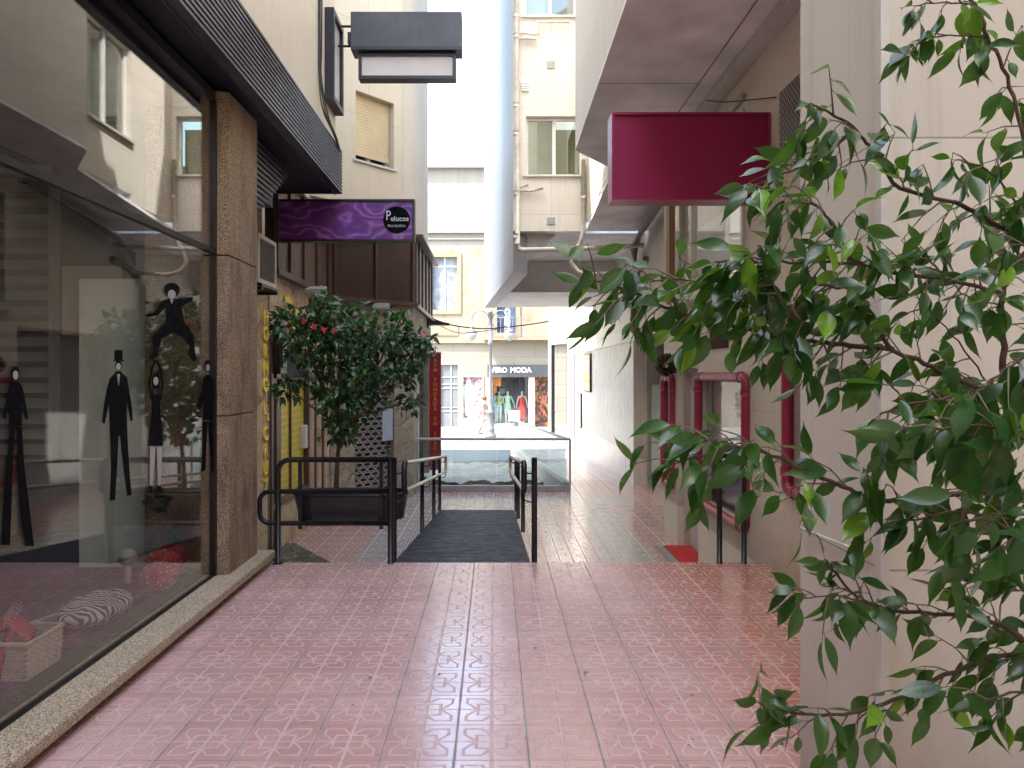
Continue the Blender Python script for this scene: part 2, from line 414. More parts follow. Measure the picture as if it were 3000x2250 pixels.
def swirl():
    n = NT('purple_swirl_print'); p, x, y, z = n.pos()
    d = n.n('ShaderNodeTexNoise'); n.set(d.inputs['Vector'], n.scaled(p, (1.6, 0, 2.6))); d.inputs['Scale'].default_value = 1.1; d.inputs['Detail'].default_value = 2
    va = n.n('ShaderNodeVectorMath', operation='MULTIPLY_ADD'); n.set(va.inputs[0], d.outputs['Color']); va.inputs[1].default_value = (1.2, 1.2, 1.2); n.set(va.inputs[2], p)
    wv = n.n('ShaderNodeTexWave', wave_type='RINGS'); n.set(wv.inputs['Vector'], n.scaled(va.outputs[0], (1, 0, 1.6))); wv.inputs['Scale'].default_value = 1.3
    wv.inputs['Distortion'].default_value = 4; wv.inputs['Detail'].default_value = 4; wv.inputs['Detail Roughness'].default_value = .7
    c = n.ramp(wv.outputs[1], [(0, (.11, .022, .19)), (.5, (.15, .035, .25)), (.85, (.20, .06, .32)), (1, (.30, .13, .42))])
    c = n.mix(n.mr(n.noise(p, 3, 3), .45, .7, 0, .6), c, (.10, .02, .06))
    n.col(c); n.rough(.4); return n.m
def greenmarble():
    n = NT('green_marble'); p, x, y, z = n.pos()
    v = n.n('ShaderNodeTexVoronoi', feature='DISTANCE_TO_EDGE'); 
    nz = n.n('ShaderNodeTexNoise'); n.set(nz.inputs['Vector'], p); nz.inputs['Scale'].default_value = 2.5; nz.inputs['Detail'].default_value = 5
    va = n.n('ShaderNodeVectorMath', operation='MULTIPLY_ADD'); n.set(va.inputs[0], nz.outputs['Color']); va.inputs[1].default_value = (.5, .5, .5); n.set(va.inputs[2], p)
    n.set(v.inputs['Vector'], va.outputs[0]); v.inputs['Scale'].default_value = 5
    c = n.mix(n.mr(v.outputs[0], 0, .035, .8, 0), n.ramp(n.noise(p, 6, 5), [(.3, (.022, .035, .028)), (.7, (.07, .085, .07))]), (.28, .33, .28))
    n.col(c); n.rough(.25); return n.m
def cobble(name, c, s=9.0, rough=.5):
    n = NT(name); p, x, y, z = n.pos()
    br = n.n('ShaderNodeTexBrick'); n.set(br.inputs['Vector'], n.vec(x, y)); br.inputs['Scale'].default_value = 1
    br.inputs['Brick Width'].default_value = .22*9/s; br.inputs['Row Height'].default_value = .11*9/s; br.inputs['Mortar Size'].default_value = .008
    br.inputs['Color1'].default_value = (*mul(c, 1.15), 1); br.inputs['Color2'].default_value = (*mul(c, .8), 1); br.inputs['Mortar'].default_value = (*mul(c, .5), 1)
    n.col(n.mix(n.mr(n.noise(p, .9, 5), .4, .65, 0, .5), br.outputs[0], mul(c, .7))); n.rough(rough)
    n.bump(n.M('MULTIPLY', br.outputs['Fac'], -1), .4, .01); return n.m
def zebra():
    n = NT('zebra_fabric'); p, x, y, z = n.pos()
    wv = n.n('ShaderNodeTexWave', bands_direction='Y'); n.set(wv.inputs['Vector'], p); wv.inputs['Scale'].default_value = 11; wv.inputs['Distortion'].default_value = 9
    wv.inputs['Detail'].default_value = 1; wv.inputs['Detail Scale'].default_value = .9
    n.col(n.ramp(wv.outputs[1], [(.45, (.02, .02, .02)), (.55, (.62, .60, .52))])); n.rough(.9); return n.m
def polka():
    n = NT('red_polka_fabric'); p, x, y, z = n.pos()
    v = n.n('ShaderNodeTexVoronoi'); n.set(v.inputs['Vector'], p); v.inputs['Scale'].default_value = 38; v.inputs['Randomness'].default_value = .45
    n.col(n.mix(n.mr(v.outputs['Distance'], .22, .28, 1, 0), (.42, .02, .025), (.7, .62, .55))); n.rough(.85)
    n.bump(n.noise(n.scaled(p, (1, 1, .2)), 90, 2), .5, .01); return n.m
def yellowhex():
    n = NT('yellow_patterned_film'); p, x, y, z = n.pos()
    br = n.n('ShaderNodeTexBrick'); n.set(br.inputs['Vector'], n.vec(n.M('ADD', x, y), z)); br.inputs['Scale'].default_value = 1
    br.inputs['Brick Width'].default_value = .16; br.inputs['Row Height'].default_value = .085; br.inputs['Mortar Size'].default_value = .012; br.inputs['Mortar Smooth'].default_value = .8
    br.inputs['Color1'].default_value = (.58, .44, .02, 1); br.inputs['Color2'].default_value = (.62, .49, .03, 1); br.inputs['Mortar'].default_value = (.74, .65, .12, 1)
    n.col(br.outputs[0]); n.rough(.45); return n.m
def oldplaster():
    n = NT('old_ochre_plaster'); p, x, y, z = n.pos()
    f = n.noise(p, .9, 7, .7); g = n.noise(n.scaled(p, (2.5, 2.5, .3)), 1.2, 6, .7)
    c = n.ramp(f, [(.35, (.25, .195, .135)), (.5, (.28, .23, .17)), (.65, (.20, .155, .10))])
    c = n.mix(n.mr(g, .5, .68, 0, .6), c, (.30, .27, .23)); c = n.mix(n.mr(z, 7.9, 8.3, 0, .75), c, n.ramp(g, [(.3, (.30, .29, .27)), (.7, (.20, .19, .17))]))
    n.col(c); n.rough(.9); n.bump(n.noise(p, 20, 5), .3, .02); return n.m
def shopstone():
    n = NT('shopfront_stone'); p, x, y, z = n.pos()
    br = n.n('ShaderNodeTexBrick'); n.set(br.inputs['Vector'], n.vec(x, n.M('ADD', z, 1.17))); br.inputs['Scale'].default_value = 1
    br.inputs['Brick Width'].default_value = 2.1; br.inputs['Row Height'].default_value = .72; br.inputs['Mortar Size'].default_value = .012
    br.inputs['Color1'].default_value = (.25, .225, .185, 1); br.inputs['Color2'].default_value = (.235, .21, .17, 1); br.inputs['Mortar'].default_value = (.14, .12, .10, 1)
    c = n.mix(n.mr(n.noise(p, 2, 5), .4, .7, 0, .35), br.outputs[0], (.25, .21, .16)); n.col(c); n.rough(.7); return n.m
def whitecloth():
    n = NT('crumpled_white_sheet'); p, x, y, z = n.pos()
    f = n.noise(n.scaled(p, (1.0, 2.2, 1)), 1.5, 6, .6, 1.0)
    n.col(n.ramp(f, [(.35, (.16, .16, .14)), (.5, (.30, .295, .26)), (.7, (.20, .19, .15))])); n.rough(.5); n.bump(f, .8, .06); return n.m
def posterfig(name, cs):
    n = NT(name); p, x, y, z = n.pos()
    v = n.n('ShaderNodeTexVoronoi'); n.set(v.inputs['Vector'], n.scaled(p, (1.4, 0, 1))); v.inputs['Scale'].default_value = 7
    sp = n.n('ShaderNodeSeparateColor'); n.set(sp.inputs[0], v.outputs['Color'])
    n.col(n.ramp(sp.outputs[0], cs)); n.rough(.5); return n.m
m_rub = rubber(); m_flag = flagstone('golden_flagstone', (.56, .43, .28), (.64, .52, .36), (.44, .31, .18)); m_flag2 = flagstone('grey_flagstone', (.36, .31, .24), (.42, .37, .29), (.27, .22, .16), sc=2.0)
m_swirl = swirl(); m_gm = greenmarble(); m_cob = cobble('grey_cobbles', (.055, .068, .088), 9, .45); m_street = cobble('pale_street_pavers', (.24, .235, .22), 4, .7)
m_zebra = zebra(); m_polka = polka(); m_hex = yellowhex(); m_old = oldplaster(); m_shop = shopstone(); m_sheet = whitecloth(); m_hr = plain('brushed_steel', (.42, .43, .44), .45, 0, .1, 6)

# ================================================================== GROUND
ZL = -.54; ZS = -1.17
def gnd(name, mb, mat): return tag(mb.build(name, mat), kind='structure')
gnd('ground', MB().box(-600, 600, -600, 900, -2.2, -1.35), m_street)
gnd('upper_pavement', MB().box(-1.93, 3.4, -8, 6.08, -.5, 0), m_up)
gnd('side_ground', MB().box(-14, -1.93, -8, 6.08, -.9, -.02).box(3.4, 14, -8, 6.08, -.9, -.02), m_shop)
gnd('platform_edge_step', MB().box(-1.93, 3.4, 6.083, 6.10, -.56, -.004), plain('step_stone', (.30, .24, .22), .7))
gnd('lower_pavement', MB().box(-2.9, 3.6, 6.1, 13.06, -.9, ZL), m_low)
bal0 = (1.34, 13.1); bal1 = (.62, 22.0)
def zwalk(p): return ZL if p[1] <= 14.61 else ZL+(ZS+.004-ZL)*min(1, (p[1]-14.6)/12.0)
wk = MB()
pw = [(1.36, 13.06), (3.6, 13.06), (3.6, 14.6), (1.24, 14.6)]
wk.prism(pw, -1.3, lambda p: ZL)
wk.prism([(1.24, 14.6), (3.6, 14.6), (3.6, 22.0), (.64, 22.0)], -1.3, zwalk).prism([(.64, 22.0), (3.6, 22.0), (3.6, 26.6), (.64, 26.6)], -1.3, zwalk)
gnd('sloping_walkway', wk, m_low)
ci = MB()
ci.prism([(-1.5, 13.12), (1.32, 13.12), (.83, 19.0), (-10, 19.0), (-10, 16.6), (-1.5, 16.6)], -1.32, -.75)
ci.prism([(-10, 19.0), (.84, 19.0), (.62, 22.0), (.62, 26.6), (-10, 26.6)], -1.32, lambda p: -.75+(ZS+.75)*min(1, (p[1]-19)/7.6))
gnd('cobbled_passage', ci, m_cob)
gnd('street', MB().box(-60, 60, 26.6, 38.2, -1.34, ZS), m_street)
gnd('marble_threshold', MB().prism([(-2.9, 6.2), (-1.62, 6.2), (-1.62, 7.9), (-2.45, 9.1), (-2.9, 9.1)], ZL+.001, ZL+.012), m_gm)
# crumpled sheet lying on the cobbles
sh = MB(); rr = random.Random(3); nx, ny = 26, 18
for j in range(ny+1):
    for i in range(nx+1):
        x = -1.35+2.45*i/nx; y = 15.3+3.3*j/ny+.18*math.sin(i*.7)+.25*(i/nx)
        if i in (0, nx): x += rr.uniform(-.05, .05)
        sh.v.append(Vector((x, y, -.73+.045*abs(math.sin(i*.9+j*.5))+rr.uniform(0, .03))))
for j in range(ny):
    for i in range(nx): sh.f.append((j*(nx+1)+i, j*(nx+1)+i+1, (j+1)*(nx+1)+i+1, (j+1)*(nx+1)+i)); sh.mi.append(0)
tag(sh.build('plastic_sheet', m_sheet, smooth=True), 'crumpled white sheet spread on the cobbles behind the glass balustrade', 'sheet')

NB = thing('rear_light_blocker', 'unseen cream building added behind the camera to cut the sky light', 'building', (3, -9, 0))  # added out of view to shade the passage from open sky behind
MB().box(-14, 14, -16, -7.5, 0, 8).build('wall', m_cream, NB)
RN = thing('side_light_blocker', 'unseen cream building added along the right of the camera to cut the sky light', 'building', (5, -3, 0))  # added out of view; narrows the yard so less light reaches the pillar
MB().box(1.72, 12, -7.4, 2.235, 0, 8).build('wall', m_cream, RN)
# ================================================================== LEFT SHOP BUILDING
LB = thing('shop_building', 'cream building on the left with a large shop window under a black ribbed canopy', 'building', (-3.5, 3, 0))
MB().box(-1.8, -8, -6, 8.4, 4.085, 11.5).build('wall', m_cream, LB)
MB().box(-2.62, -8, 5.95, 8.36, -.54, 3.57).box(-6, -8, -6, 5.95, 0, 3.57).build('wall', m_flag, LB)
pl = MB()
for z0, z1 in ((.095, 1.245), (1.253, 2.395), (2.403, 3.575)): pl.prism([(-1.975, 5.29), (-1.90, 5.31), (-1.90, 5.94), (-2.5, 5.94), (-2.5, 5.29)], z0, z1)
pl.box(-2.5, -1.93, 5.32, 5.93, .1, 3.57)
tag(pl.build('pillar', m_aggp, LB, bev=.006), 'brown stained gravel-faced pillar beside the shop window')
MB().box(-2.10, -1.79, -6, 6.07, .048, .112).build('sill', m_agg, LB, bev=.012)
MB().box(-2.3, -1.93, -6, 6.05, -.3, .024).build('plinth', m_intd, LB)  # dark colour paints the shadow in the gap under the sill
MB().box(-1.80, -6, -6, 8.33, 3.60, 4.08).build('canopy', m_dark, LB)
sb = MB()
for i in range(13):
    z = 3.585+i*.0385; sb.prism([(-1.80, -6), (-1.715, -6), (-1.715, 8.37), (-1.80, 8.37)], z, lambda p, z=z: z+.021 if p[0] > -1.76 else z+.03)
sb.box(-1.80, -1.79, -6, 8.36, 3.57, 4.09)
for i in range(13):
    z = 3.585+i*.0385; sb.box(-2.9, -1.80, 8.331, 8.37, z, z+.022)
sb.build('slat_panel', m_slat, LB)
lv = MB()
for i in range(17):
    z = 2.72+i*.05; e = 6.05+(z-2.72)/(3.57-2.72)*1.35
    lv.box(-2.06, -2.02, 5.945, e, z, z+.028)
lv.box(-2.5, -2.062, 5.945, 6.9, 3.1, 3.57)
lv.build('side_louvre', m_slat, LB)
# window: panes, transom, frame
wf = MB(); wf.box(-2.03, -1.985, -6, 5.29, 2.405, 2.44).box(-2.04, -1.99, -6, 5.29, 3.5, 3.57).box(-2.03, -1.98, 5.265, 5.289, .1, 3.5).box(-2.03, -1.985, -6, 5.27, .10, .118)
wfo = wf.build('window_frame', m_black, LB)
MB().box(-2.006, -2.0, -6, 5.265, .118, 2.405).build('pane', g_shop, wfo)
MB().box(-2.006, -2.0, -6, 5.265, 2.44, 3.5).build('pane', g_shop, wfo)
# interior shell
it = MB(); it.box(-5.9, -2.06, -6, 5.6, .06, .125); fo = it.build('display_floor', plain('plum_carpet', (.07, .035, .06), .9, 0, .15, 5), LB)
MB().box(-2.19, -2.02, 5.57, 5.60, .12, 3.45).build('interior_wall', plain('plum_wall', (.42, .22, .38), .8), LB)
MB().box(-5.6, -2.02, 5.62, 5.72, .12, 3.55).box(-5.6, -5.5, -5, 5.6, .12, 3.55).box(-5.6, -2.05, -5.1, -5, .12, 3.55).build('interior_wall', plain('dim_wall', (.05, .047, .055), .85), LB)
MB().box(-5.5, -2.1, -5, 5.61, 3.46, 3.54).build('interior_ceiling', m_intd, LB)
MB().box(-3.05, -2.20, 5.44, 5.47, .13, 2.25).build('reflection_panel', plain('pale_green_panel', (.80, .88, .82), .4), LB)  # pale panel added inside; its colour stands in for the shutter's reflection
tag(MB().box(-3.24, -2.80, 5.55, 5.575, 1.84, 2.36).build('board', plain('beige_board', (.36, .33, .28), .7)), 'plain beige square board hung on the wall inside the shop', 'board')
bl = MB()
for i in range(18):
    z = .95+i*.115; bl.add([(-3.95, 5.5, z), (-3.3, 5.5, z), (-3.3, 5.56, z+.075), (-3.95, 5.56, z+.075)], [(0, 1, 2, 3)])
bl.box(-3.98, -3.95, 5.48, 5.58, .9, 3.1).box(-3.3, -3.27, 5.48, 5.58, .9, 3.1).box(-3.98, -3.27, 5.48, 5.58, 3.03, 3.1)
tag(bl.build('reflected_louvre', plain('grey_slats', (.2, .2, .21), .5)), 'grey slats added at the back of the shop display in place of louvres mirrored in the glass', 'blind')  # modelled slats stand in for a louvre reflection on the shop glass
# wicker basket
bk = thing('wicker_basket', 'white wicker basket holding red coat hangers in the shop window', 'basket', (-2.30, 3.56, .127))
bb = MB(); bx0, bx1, by0, by1 = -2.44, -2.16, 3.42, 3.68
for k in range(13):
    z = .135+k*.0125; e = .0006*k; off = .004 if k % 2 else -.002
    pts = []
    for i in range(14): pts.append((bx0-e+(bx1-bx0+2*e)*i/13, by0-e+(off if i % 2 else -off), z))
    for i in range(14): pts.append((bx1+e+(off if i % 2 else -off), by0-e+(by1-by0+2*e)*i/13, z))
    for i in range(14): pts.append((bx1+e-(bx1-bx0+2*e)*i/13, by1+e+(off if i % 2 else -off), z))
    for i in range(14): pts.append((bx0-e+(off if i % 2 else -off), by1+e-(by1-by0+2*e)*i/13, z))
    bb.tube(pts, .0072, 5, closed=True)
m_wick = plain('wicker', (.50, .46, .36), .7, 0, .2, 40)
bb.build('woven_side', m_wick, bk, smooth=True)
MB().tube([(bx0-.01, by0-.01, .302), (bx1+.01, by0-.01, .302), (bx1+.01, by1+.01, .302), (bx0-.01, by1+.01, .302)], .012, 8, closed=True).build('rim', m_wick, bk, smooth=True)
MB().box(bx0, bx1, by0, by1, .128, .14).build('base', m_wick, bk)
m_hang = plain('red_velvet', (.38, .015, .02), .6)
for k in range(5):
    y = 3.44+.045*k; hx = -2.30-.02*k
    lab = ['frontmost', 'second', 'middle', 'fourth', 'rearmost'][k]
    hg = thing('coat_hanger', f'red padded coat hanger in the wicker basket, {lab} of the five', 'hanger', (hx, y, .30), 'red hangers in the basket')
    if k == 0: pts = [(hx+.02, y-.06, .11), (hx+.03, y-.05, .2), (hx+.035, y-.02, .29), (hx+.06, y, .36), (hx+.02, y+.02, .365), (hx-.08, y+.02, .33)]
    else: pts = [(hx-.15, y, .28+.01*k), (hx-.07, y, .33), (hx, y+.01, .36), (hx+.07, y, .34), (hx+.13, y, .29)]
    MB().tube(spline(pts, 4), .017, 10).build('padded_arm', m_hang, hg, smooth=True)
    hk = [(hx+.02, y+.005, .36), (hx+.02, y+.005, .40)]+arc((hx+.045, y+.005, .415), .025, 200, -20, 8)
    MB().tube(hk, .0022, 6).build('hook', m_al, hg, smooth=True)
# cushion
cu = MB(); cc = Vector((-2.30, 4.28, .20))
cu.ball(cc, .27, 36, 14, sx=.62, sy=1.0, sz=.26, fn=lambda v: v+Vector((0, 0, .012*math.sin(v.x*40)*math.sin(v.y*35))))
tag(cu.build('zebra_cushion', m_zebra, smooth=True), 'flat oval zebra-print cushion on the shop window floor', 'cushion')
tag(MB().tube([(-2.62, 4.12, .15), (-2.40, 4.62, .16)], .009, 8).build('wooden_stick', plain('pale_wood', (.55, .48, .33), .6)), 'thin pale wooden stick lying behind the zebra cushion', 'stick')
for i, (x, y, z, r, lb) in enumerate([(-2.20, 4.86, .225, .115, 'red polka-dot cloth ball nearest the shop glass'), (-2.28, 5.08, .24, .12, 'red polka-dot cloth ball behind the nearer one')]):
    o = MB().ball((x, y, z), r, 28, 14, sz=.86, fn=lambda v, x=x, y=y: v+Vector((v.x-x, v.y-y, 0))*.05*math.sin(9*math.atan2(v.y-y, v.x-x))).build('cloth_ball', m_polka, smooth=True)
    tag(o, lb, 'cloth ball', 'red polka-dot balls in the window')
tag(MB().ball((-2.30, 5.30, .25), .11, 24, 12, sz=.9).build('cloth_ball', plain('crimson_cloth', (.32, .01, .05), .8), smooth=True), 'plain crimson cloth ball behind the polka-dot ones', 'cloth ball')
tag(MB().ball((-2.50, 5.05, .30), .06, 20, 12).box(-2.52, -2.48, 5.03, 5.07, .12, .25).build('display_knob', m_white, smooth=True), 'small white ball on a stem beside the polka-dot balls', 'ornament')

# leaf generator -------------------------------------------------
PROF_F = [(0, .02), (.1, .5), (.25, .88), (.42, 1.0), (.58, .88), (.72, .55), (.83, .20), (.92, .07), (1, .0)]
PROF_H = [(0, .05), (.12, .7), (.32, 1.0), (.55, .85), (.78, .45), (1, .02)]
def leaf(mb, base, d, nrm, L, W, prof, fold=.18, droop=.25, curl=0.):
    d = Vector(d).normalized(); n = Vector(nrm); n = (n-d*n.dot(d))
    if n.length < 1e-3: n = d.orthogonal()
    n.normalize(); s = d.cross(n); o = len(mb.v); base = Vector(base)
    for t, wd in prof:
        c = base+d*(L*t)-n*(droop*L*t*t); h = W*.5*wd
        tw = curl*t; ss = s*math.cos(tw)+n*math.sin(tw); nn = n*math.cos(tw)-s*math.sin(tw)
        mb.v += [c-ss*h+nn*(fold*h), c, c+ss*h+nn*(fold*h)]
    for i in range(len(prof)-1):
        a = o+3*i
        mb.f += [(a, a+1, a+4, a+3), (a+1, a+2, a+5, a+4)]; mb.mi += [mb.cur]*2
def rdir(r): 
    while True:
        v = Vector((r.uniform(-1, 1), r.uniform(-1, 1), r.uniform(-1, 1)))
        if .1 < v.length < 1: return v.normalized()
# dark houseplant with red flowers in the window
pp = thing('potted_plant', 'dark leafy houseplant with red blooms in the corner of the shop window', 'plant', (-2.3, 5.42, .127))
MB().lathe([(.07, 0), (.09, .12), (.095, .14)], (-2.3, 5.42, .127), 18).build('pot', m_intd, pp, smooth=True)
r = random.Random(5); lm = MB(); fm = MB(); stm = MB()
for i in range(12):
    a = r.uniform(0, 6.28); tip = Vector((-2.3+.17*math.cos(a), 5.40+.12*math.sin(a), .35+r.uniform(0, .45)))
    stm.tube(spline([(-2.3, 5.42, .26), (-2.3+.05*math.cos(a), 5.42, .4), tip], 4), .003, 5)
    for k in range(9): leaf(lm, tip+rdir(r)*.03-Vector((0, 0, .03*k*.6)), rdir(r)+Vector((0, 0, -.2)), Vector((.5, -.5, .8)), .085, .05, PROF_H)
    if i % 4 == 0:
        fm = MB()
        for k in range(9): leaf(fm, tip+Vector((0, 0, .03)), rdir(r)+Vector((.3, -.3, .3)), rdir(r), .07, .035, PROF_H)
        fm.build('flower', m_hang, pp, smooth=True)
lm.build('foliage', m_hib, pp, smooth=True); stm.build('stem', m_twig, pp)
# vinyl figure decals on the shop glass
m_vin = plain('black_vinyl', (.003, .003, .004), .8); m_vin.node_tree.nodes['Principled BSDF'].inputs['Specular IOR Level'].default_value = .1; m_vinw = plain('grey_vinyl', (.36, .36, .34), .5)
def onglass(px, py, x=-1.997):
    Y = x*F/(px-VX); return Vector((x, Y, CH-(py-VY)*Y/F))
def decal(label, polys, whites):
    t = thing('window_decal', label, 'decal', onglass(*polys[0][0]), 'figure decals stuck on the shop glass')
    for po in polys: MB().plate([onglass(*q) for q in po], (1, 0, 0), .0008).build('black_shape', m_vin, t)
    if whites:
        for po in whites: MB().plate([onglass(*q, -1.9955) for q in po], (1, 0, 0), .0008).build('pale_shape', m_vinw, t)
def ell(cx, cy, rx, ry, n=16): return [(cx+rx*math.cos(2*math.pi*i/n), cy+ry*math.sin(2*math.pi*i/n)) for i in range(n)]
Z = lambda L: [(x*.144, 204.8+y*.144) for x, y in L]
decal('black vinyl man leaping with legs apart, highest of the figures on the glass', [
    Z([(1010,765),(1070,748),(1110,690),(1140,660),(1165,655),(1185,650),(1225,655),(1340,640),(1335,665),(1262,705),(1275,810),(1310,850),(1348,920),(1350,1000),(1365,1080),(1340,1085),(1308,1040),(1318,980),(1270,920),(1195,890),(1122,930),(1102,1000),(1095,1050),(1060,1075),(1035,1070),(1065,1020),(1060,920),(1100,860),(1150,820),(1155,770),(1150,712),(1092,768),(1020,778)]),
    Z(ell(1195, 592, 54, 50))], [Z(ell(1192, 622, 27, 32)), Z([(1180,656),(1205,656),(1192,690)])])
decal('black vinyl man in a tall hat standing with legs apart, left of the dancing girl', [
    [(110,378),(114,374),(116.5,371),(120.5,371),(123,374),(127,377),(129,390),(132,408),(132.5,420),(130.5,422),(128.5,410),(126.5,402),(127,425),(128,450),(130,478),(131.5,495),(127,496),(123,465),(120,436),(118.5,436),(117,468),(115,500),(109.5,501),(111,470),(110,440),(109,404),(107,412),(104.5,424),(102,422),(104,404),(107,388)],
    [(114.2,360),(114.6,350),(122.2,350),(122.6,360),(125,361.5),(112,361.5)], ell(118.4, 365.5, 3.6, 5.2)],
    [ell(118.4, 366.5, 2.4, 3.4), [(117,374),(120,374),(118.5,386)]])
decal('vinyl girl in a black top with both arms raised over her head', [
    [(151.5,398),(154,394),(158,394),(160.5,398),(160.2,414),(162.5,430),(163,446),(149,446),(149.8,430),(151.5,414)], ell(155.8, 381, 4.2, 8), [(153.2,384),(151.6,396),(153.5,396)], [(158.4,384),(160,396),(158.1,396)],
    [(150.6,400),(148.4,384),(151.2,367),(155,359),(156,361),(152.8,369),(150.4,384),(152.6,398)], [(161.4,400),(163.6,384),(160.8,367),(157,359),(156,361),(159.2,369),(161.6,384),(159.4,398)],
    [(149,486),(152.4,486),(152,493),(147.5,493)], [(157.6,486),(161,486),(162.5,493),(158,493)]],
    [ell(155.8, 381, 2.5, 4.2), [(150,447),(155.4,447),(152.6,485.5),(149.6,485.5)], [(156.8,447),(162,447),(160.8,485.5),(157.8,485.5)]])
decal('black vinyl man in a dark coat, rightmost of the figures beside the pillar', [
    [(203,379),(206,375),(210,375),(213,379),(214.5,392),(217,408),(215.6,410),(212.8,400),(212.6,420),(203.6,420),(203.8,402),(200,410),(197.5,406),(201,392)], ell(207.8, 366, 3, 6),
    [(203.8,421),(207.6,421),(206.2,445),(205.4,470),(201.6,472),(203,445)], [(208.6,421),(212.5,421),(213.4,445),(215.6,472),(212,472),(210.4,448)]],
    [ell(207.8, 367.5, 1.9, 3.6)])
decal('grey-black vinyl figure in flared trousers near the left edge of the shop glass', [
    [(9,386),(12,382),(19,382),(22,386),(25,400),(28,418),(25.8,420),(21.6,404),(21.8,426),(9.4,426),(9.4,404),(5,420),(2.6,417),(6,400)], ell(15.5, 373, 4, 7),
    [(9.4,427),(14.8,427),(12.6,470),(10,545),(2,545),(4.6,500),(7.4,460)], [(16.2,427),(21.8,427),(24,465),(29,505),(34,546),(25.5,546),(20,500)]], [ell(15.5, 375, 2.6, 4.4)])

# framed poster box fixed on the upper wall
fb = thing('poster_case', 'flat black-framed poster case fixed on the cream wall above the canopy', 'poster case', (-1.72, 8.15, 4.47))
b = MB(); b.box(-1.80, -1.70, 7.86, 7.92, 4.47, 5.45).box(-1.80, -1.70, 8.32, 8.38, 4.47, 5.45).box(-1.80, -1.70, 7.92, 8.32, 4.47, 4.53).box(-1.80, -1.70, 7.92, 8.32, 5.39, 5.45)
b.build('frame', m_black, fb, bev=.004); MB().box(-1.80, -1.735, 7.92, 8.32, 4.53, 5.39).build('panel', m_white, fb)
# projecting black sign with a white plate
ps = thing('projecting_sign', 'black box sign with a blank white plate hung beneath it, projecting over the alley', 'sign', (-.95, 8.2, 4.81))
a = P(352, 15, 8.2); c = P(462, 53, 8.2)
MB().box(a.x, c.x, 8.12, 8.36, c.z, a.z).build('upper_box', m_grey, ps, bev=.006)
MB().box(a.x+.005, c.x+.005, 8.10, 8.119, c.z-.005, c.z+.03).build('trim', m_black, ps)
a2 = P(359, 53, 8.2); c2 = P(456, 80, 8.2)
b = MB(); t = .035; b.box(a2.x, c2.x, 8.16, 8.30, c2.z, c2.z+t).box(a2.x, c2.x, 8.16, 8.30, a2.z-t-.01, a2.z-.006).box(a2.x, a2.x+t, 8.16, 8.30, c2.z+t, a2.z-t-.01).box(c2.x-t, c2.x, 8.16, 8.30, c2.z+t, a2.z-t-.01)
b.build('lower_frame', m_black, ps); MB().box(a2.x+t, c2.x-t, 8.185, 8.28, c2.z+t, a2.z-t-.01).build('white_plate', m_white, ps)
for zz in (5.42, 5.20): MB().tube([(-1.80, 8.24, zz), (a.x+.01, 8.24, zz)], .014, 8).build('bracket_bar', m_black, ps)
MB().box(-1.80, -1.77, 8.18, 8.3, 5.05, 5.55).box(a.x-.05, a.x, 8.2, 8.28, 5.22, 5.34).build('bracket_plate', m_black, ps)
# cables down the wall
b = MB()
for k in range(3):
    pts = [(-1.79, 7.55+.06*k, 9)] + [(-1.785-.0*k, 7.55+.06*k+.02*math.sin(z*2+k), z) for z in (8, 7, 6, 5.3, 4.9, 4.6)] + [(-1.74, 7.5+.14*k, 4.25), (-1.70, 7.8+.1*k, 4.1), (-1.705, 8.2, 4.02)]
    b.tube(spline(pts, 4), .008, 6)
tag(b.build('wall_cable', m_cable, smooth=True), 'bundle of thin dark cables running down the cream wall onto the canopy', 'cable')

# ================================================================== BAKERY BUILDING (left, further)
BB = thing('corner_building', 'cream building behind the canopy with a stone-clad bakery at its foot', 'building', (-3, 13, ZL))
A0 = (-2.54, 11.45); A1 = (-1.38, 12.6)
# lower walls
lw = MB(); lw.box(-2.62, -2.55, 8.33, 8.40, ZL, 2.7)
lw.box(-7, -2.55, 8.36, 8.42, ZL, 2.7).box(-2.9, -2.55, 10.18, 11.45, ZL, 2.7).box(-2.9, -2.55, 8.42, 10.18, 1.95, 2.7).box(-2.9, -2.55, 8.80, 10.18, ZL, -.02)
lw.prism([(-2.55, 5.96), (-2.55, 8.335), (-2.70, 8.335), (-2.70, 5.96)], ZL, 2.9)
lw.build('wall', m_flag, BB)
cdv = (Vector(A1)-Vector(A0)); cl_ = cdv.length; cdv.normalize()
def cpt(s, off=0): q = Vector(A0)+cdv*s; nn = Vector((cdv.y, -cdv.x))*off; return (q.x+nn.x, q.y+nn.y)
SH0, SH1 = .46, 1.24     # shutter opening along the chamfer
lw = MB(); lw.obox(cpt(.02), cpt(SH0), .3, ZL, 2.7).obox(cpt(SH1), cpt(cl_-.002), .3, ZL, 2.7).obox(cpt(SH0), cpt(SH1), .3, 1.62, 2.7)
lw.box(-1.68, -1.38, 12.62, 13.3, ZL, 2.7).box(-1.68, -1.38, 15.6, 16.2, ZL, 2.7).box(-1.68, -1.38, 13.3, 15.6, 2.0, 2.7)
lw.build('wall', m_flag2, BB)
MB().box(-1.60, -1.50, 13.3, 15.6, ZL-.3, 2.0).build('door', plain('dark_door', (.03, .026, .024), .3), BB)
MB().box(-1.56, -1.36, 13.26, 13.34, ZL-.2, 2.0).build('door_frame', m_al, BB)
MB().box(-7, -3.0, 11.5, 16.2, ZL, 2.7).prism([(-3.0, 12.2), (-2.5, 12.0), (-1.75, 12.8), (-1.7, 16.2), (-3.0, 16.2)], ZL, 2.7).build('core_wall', m_intd, BB)
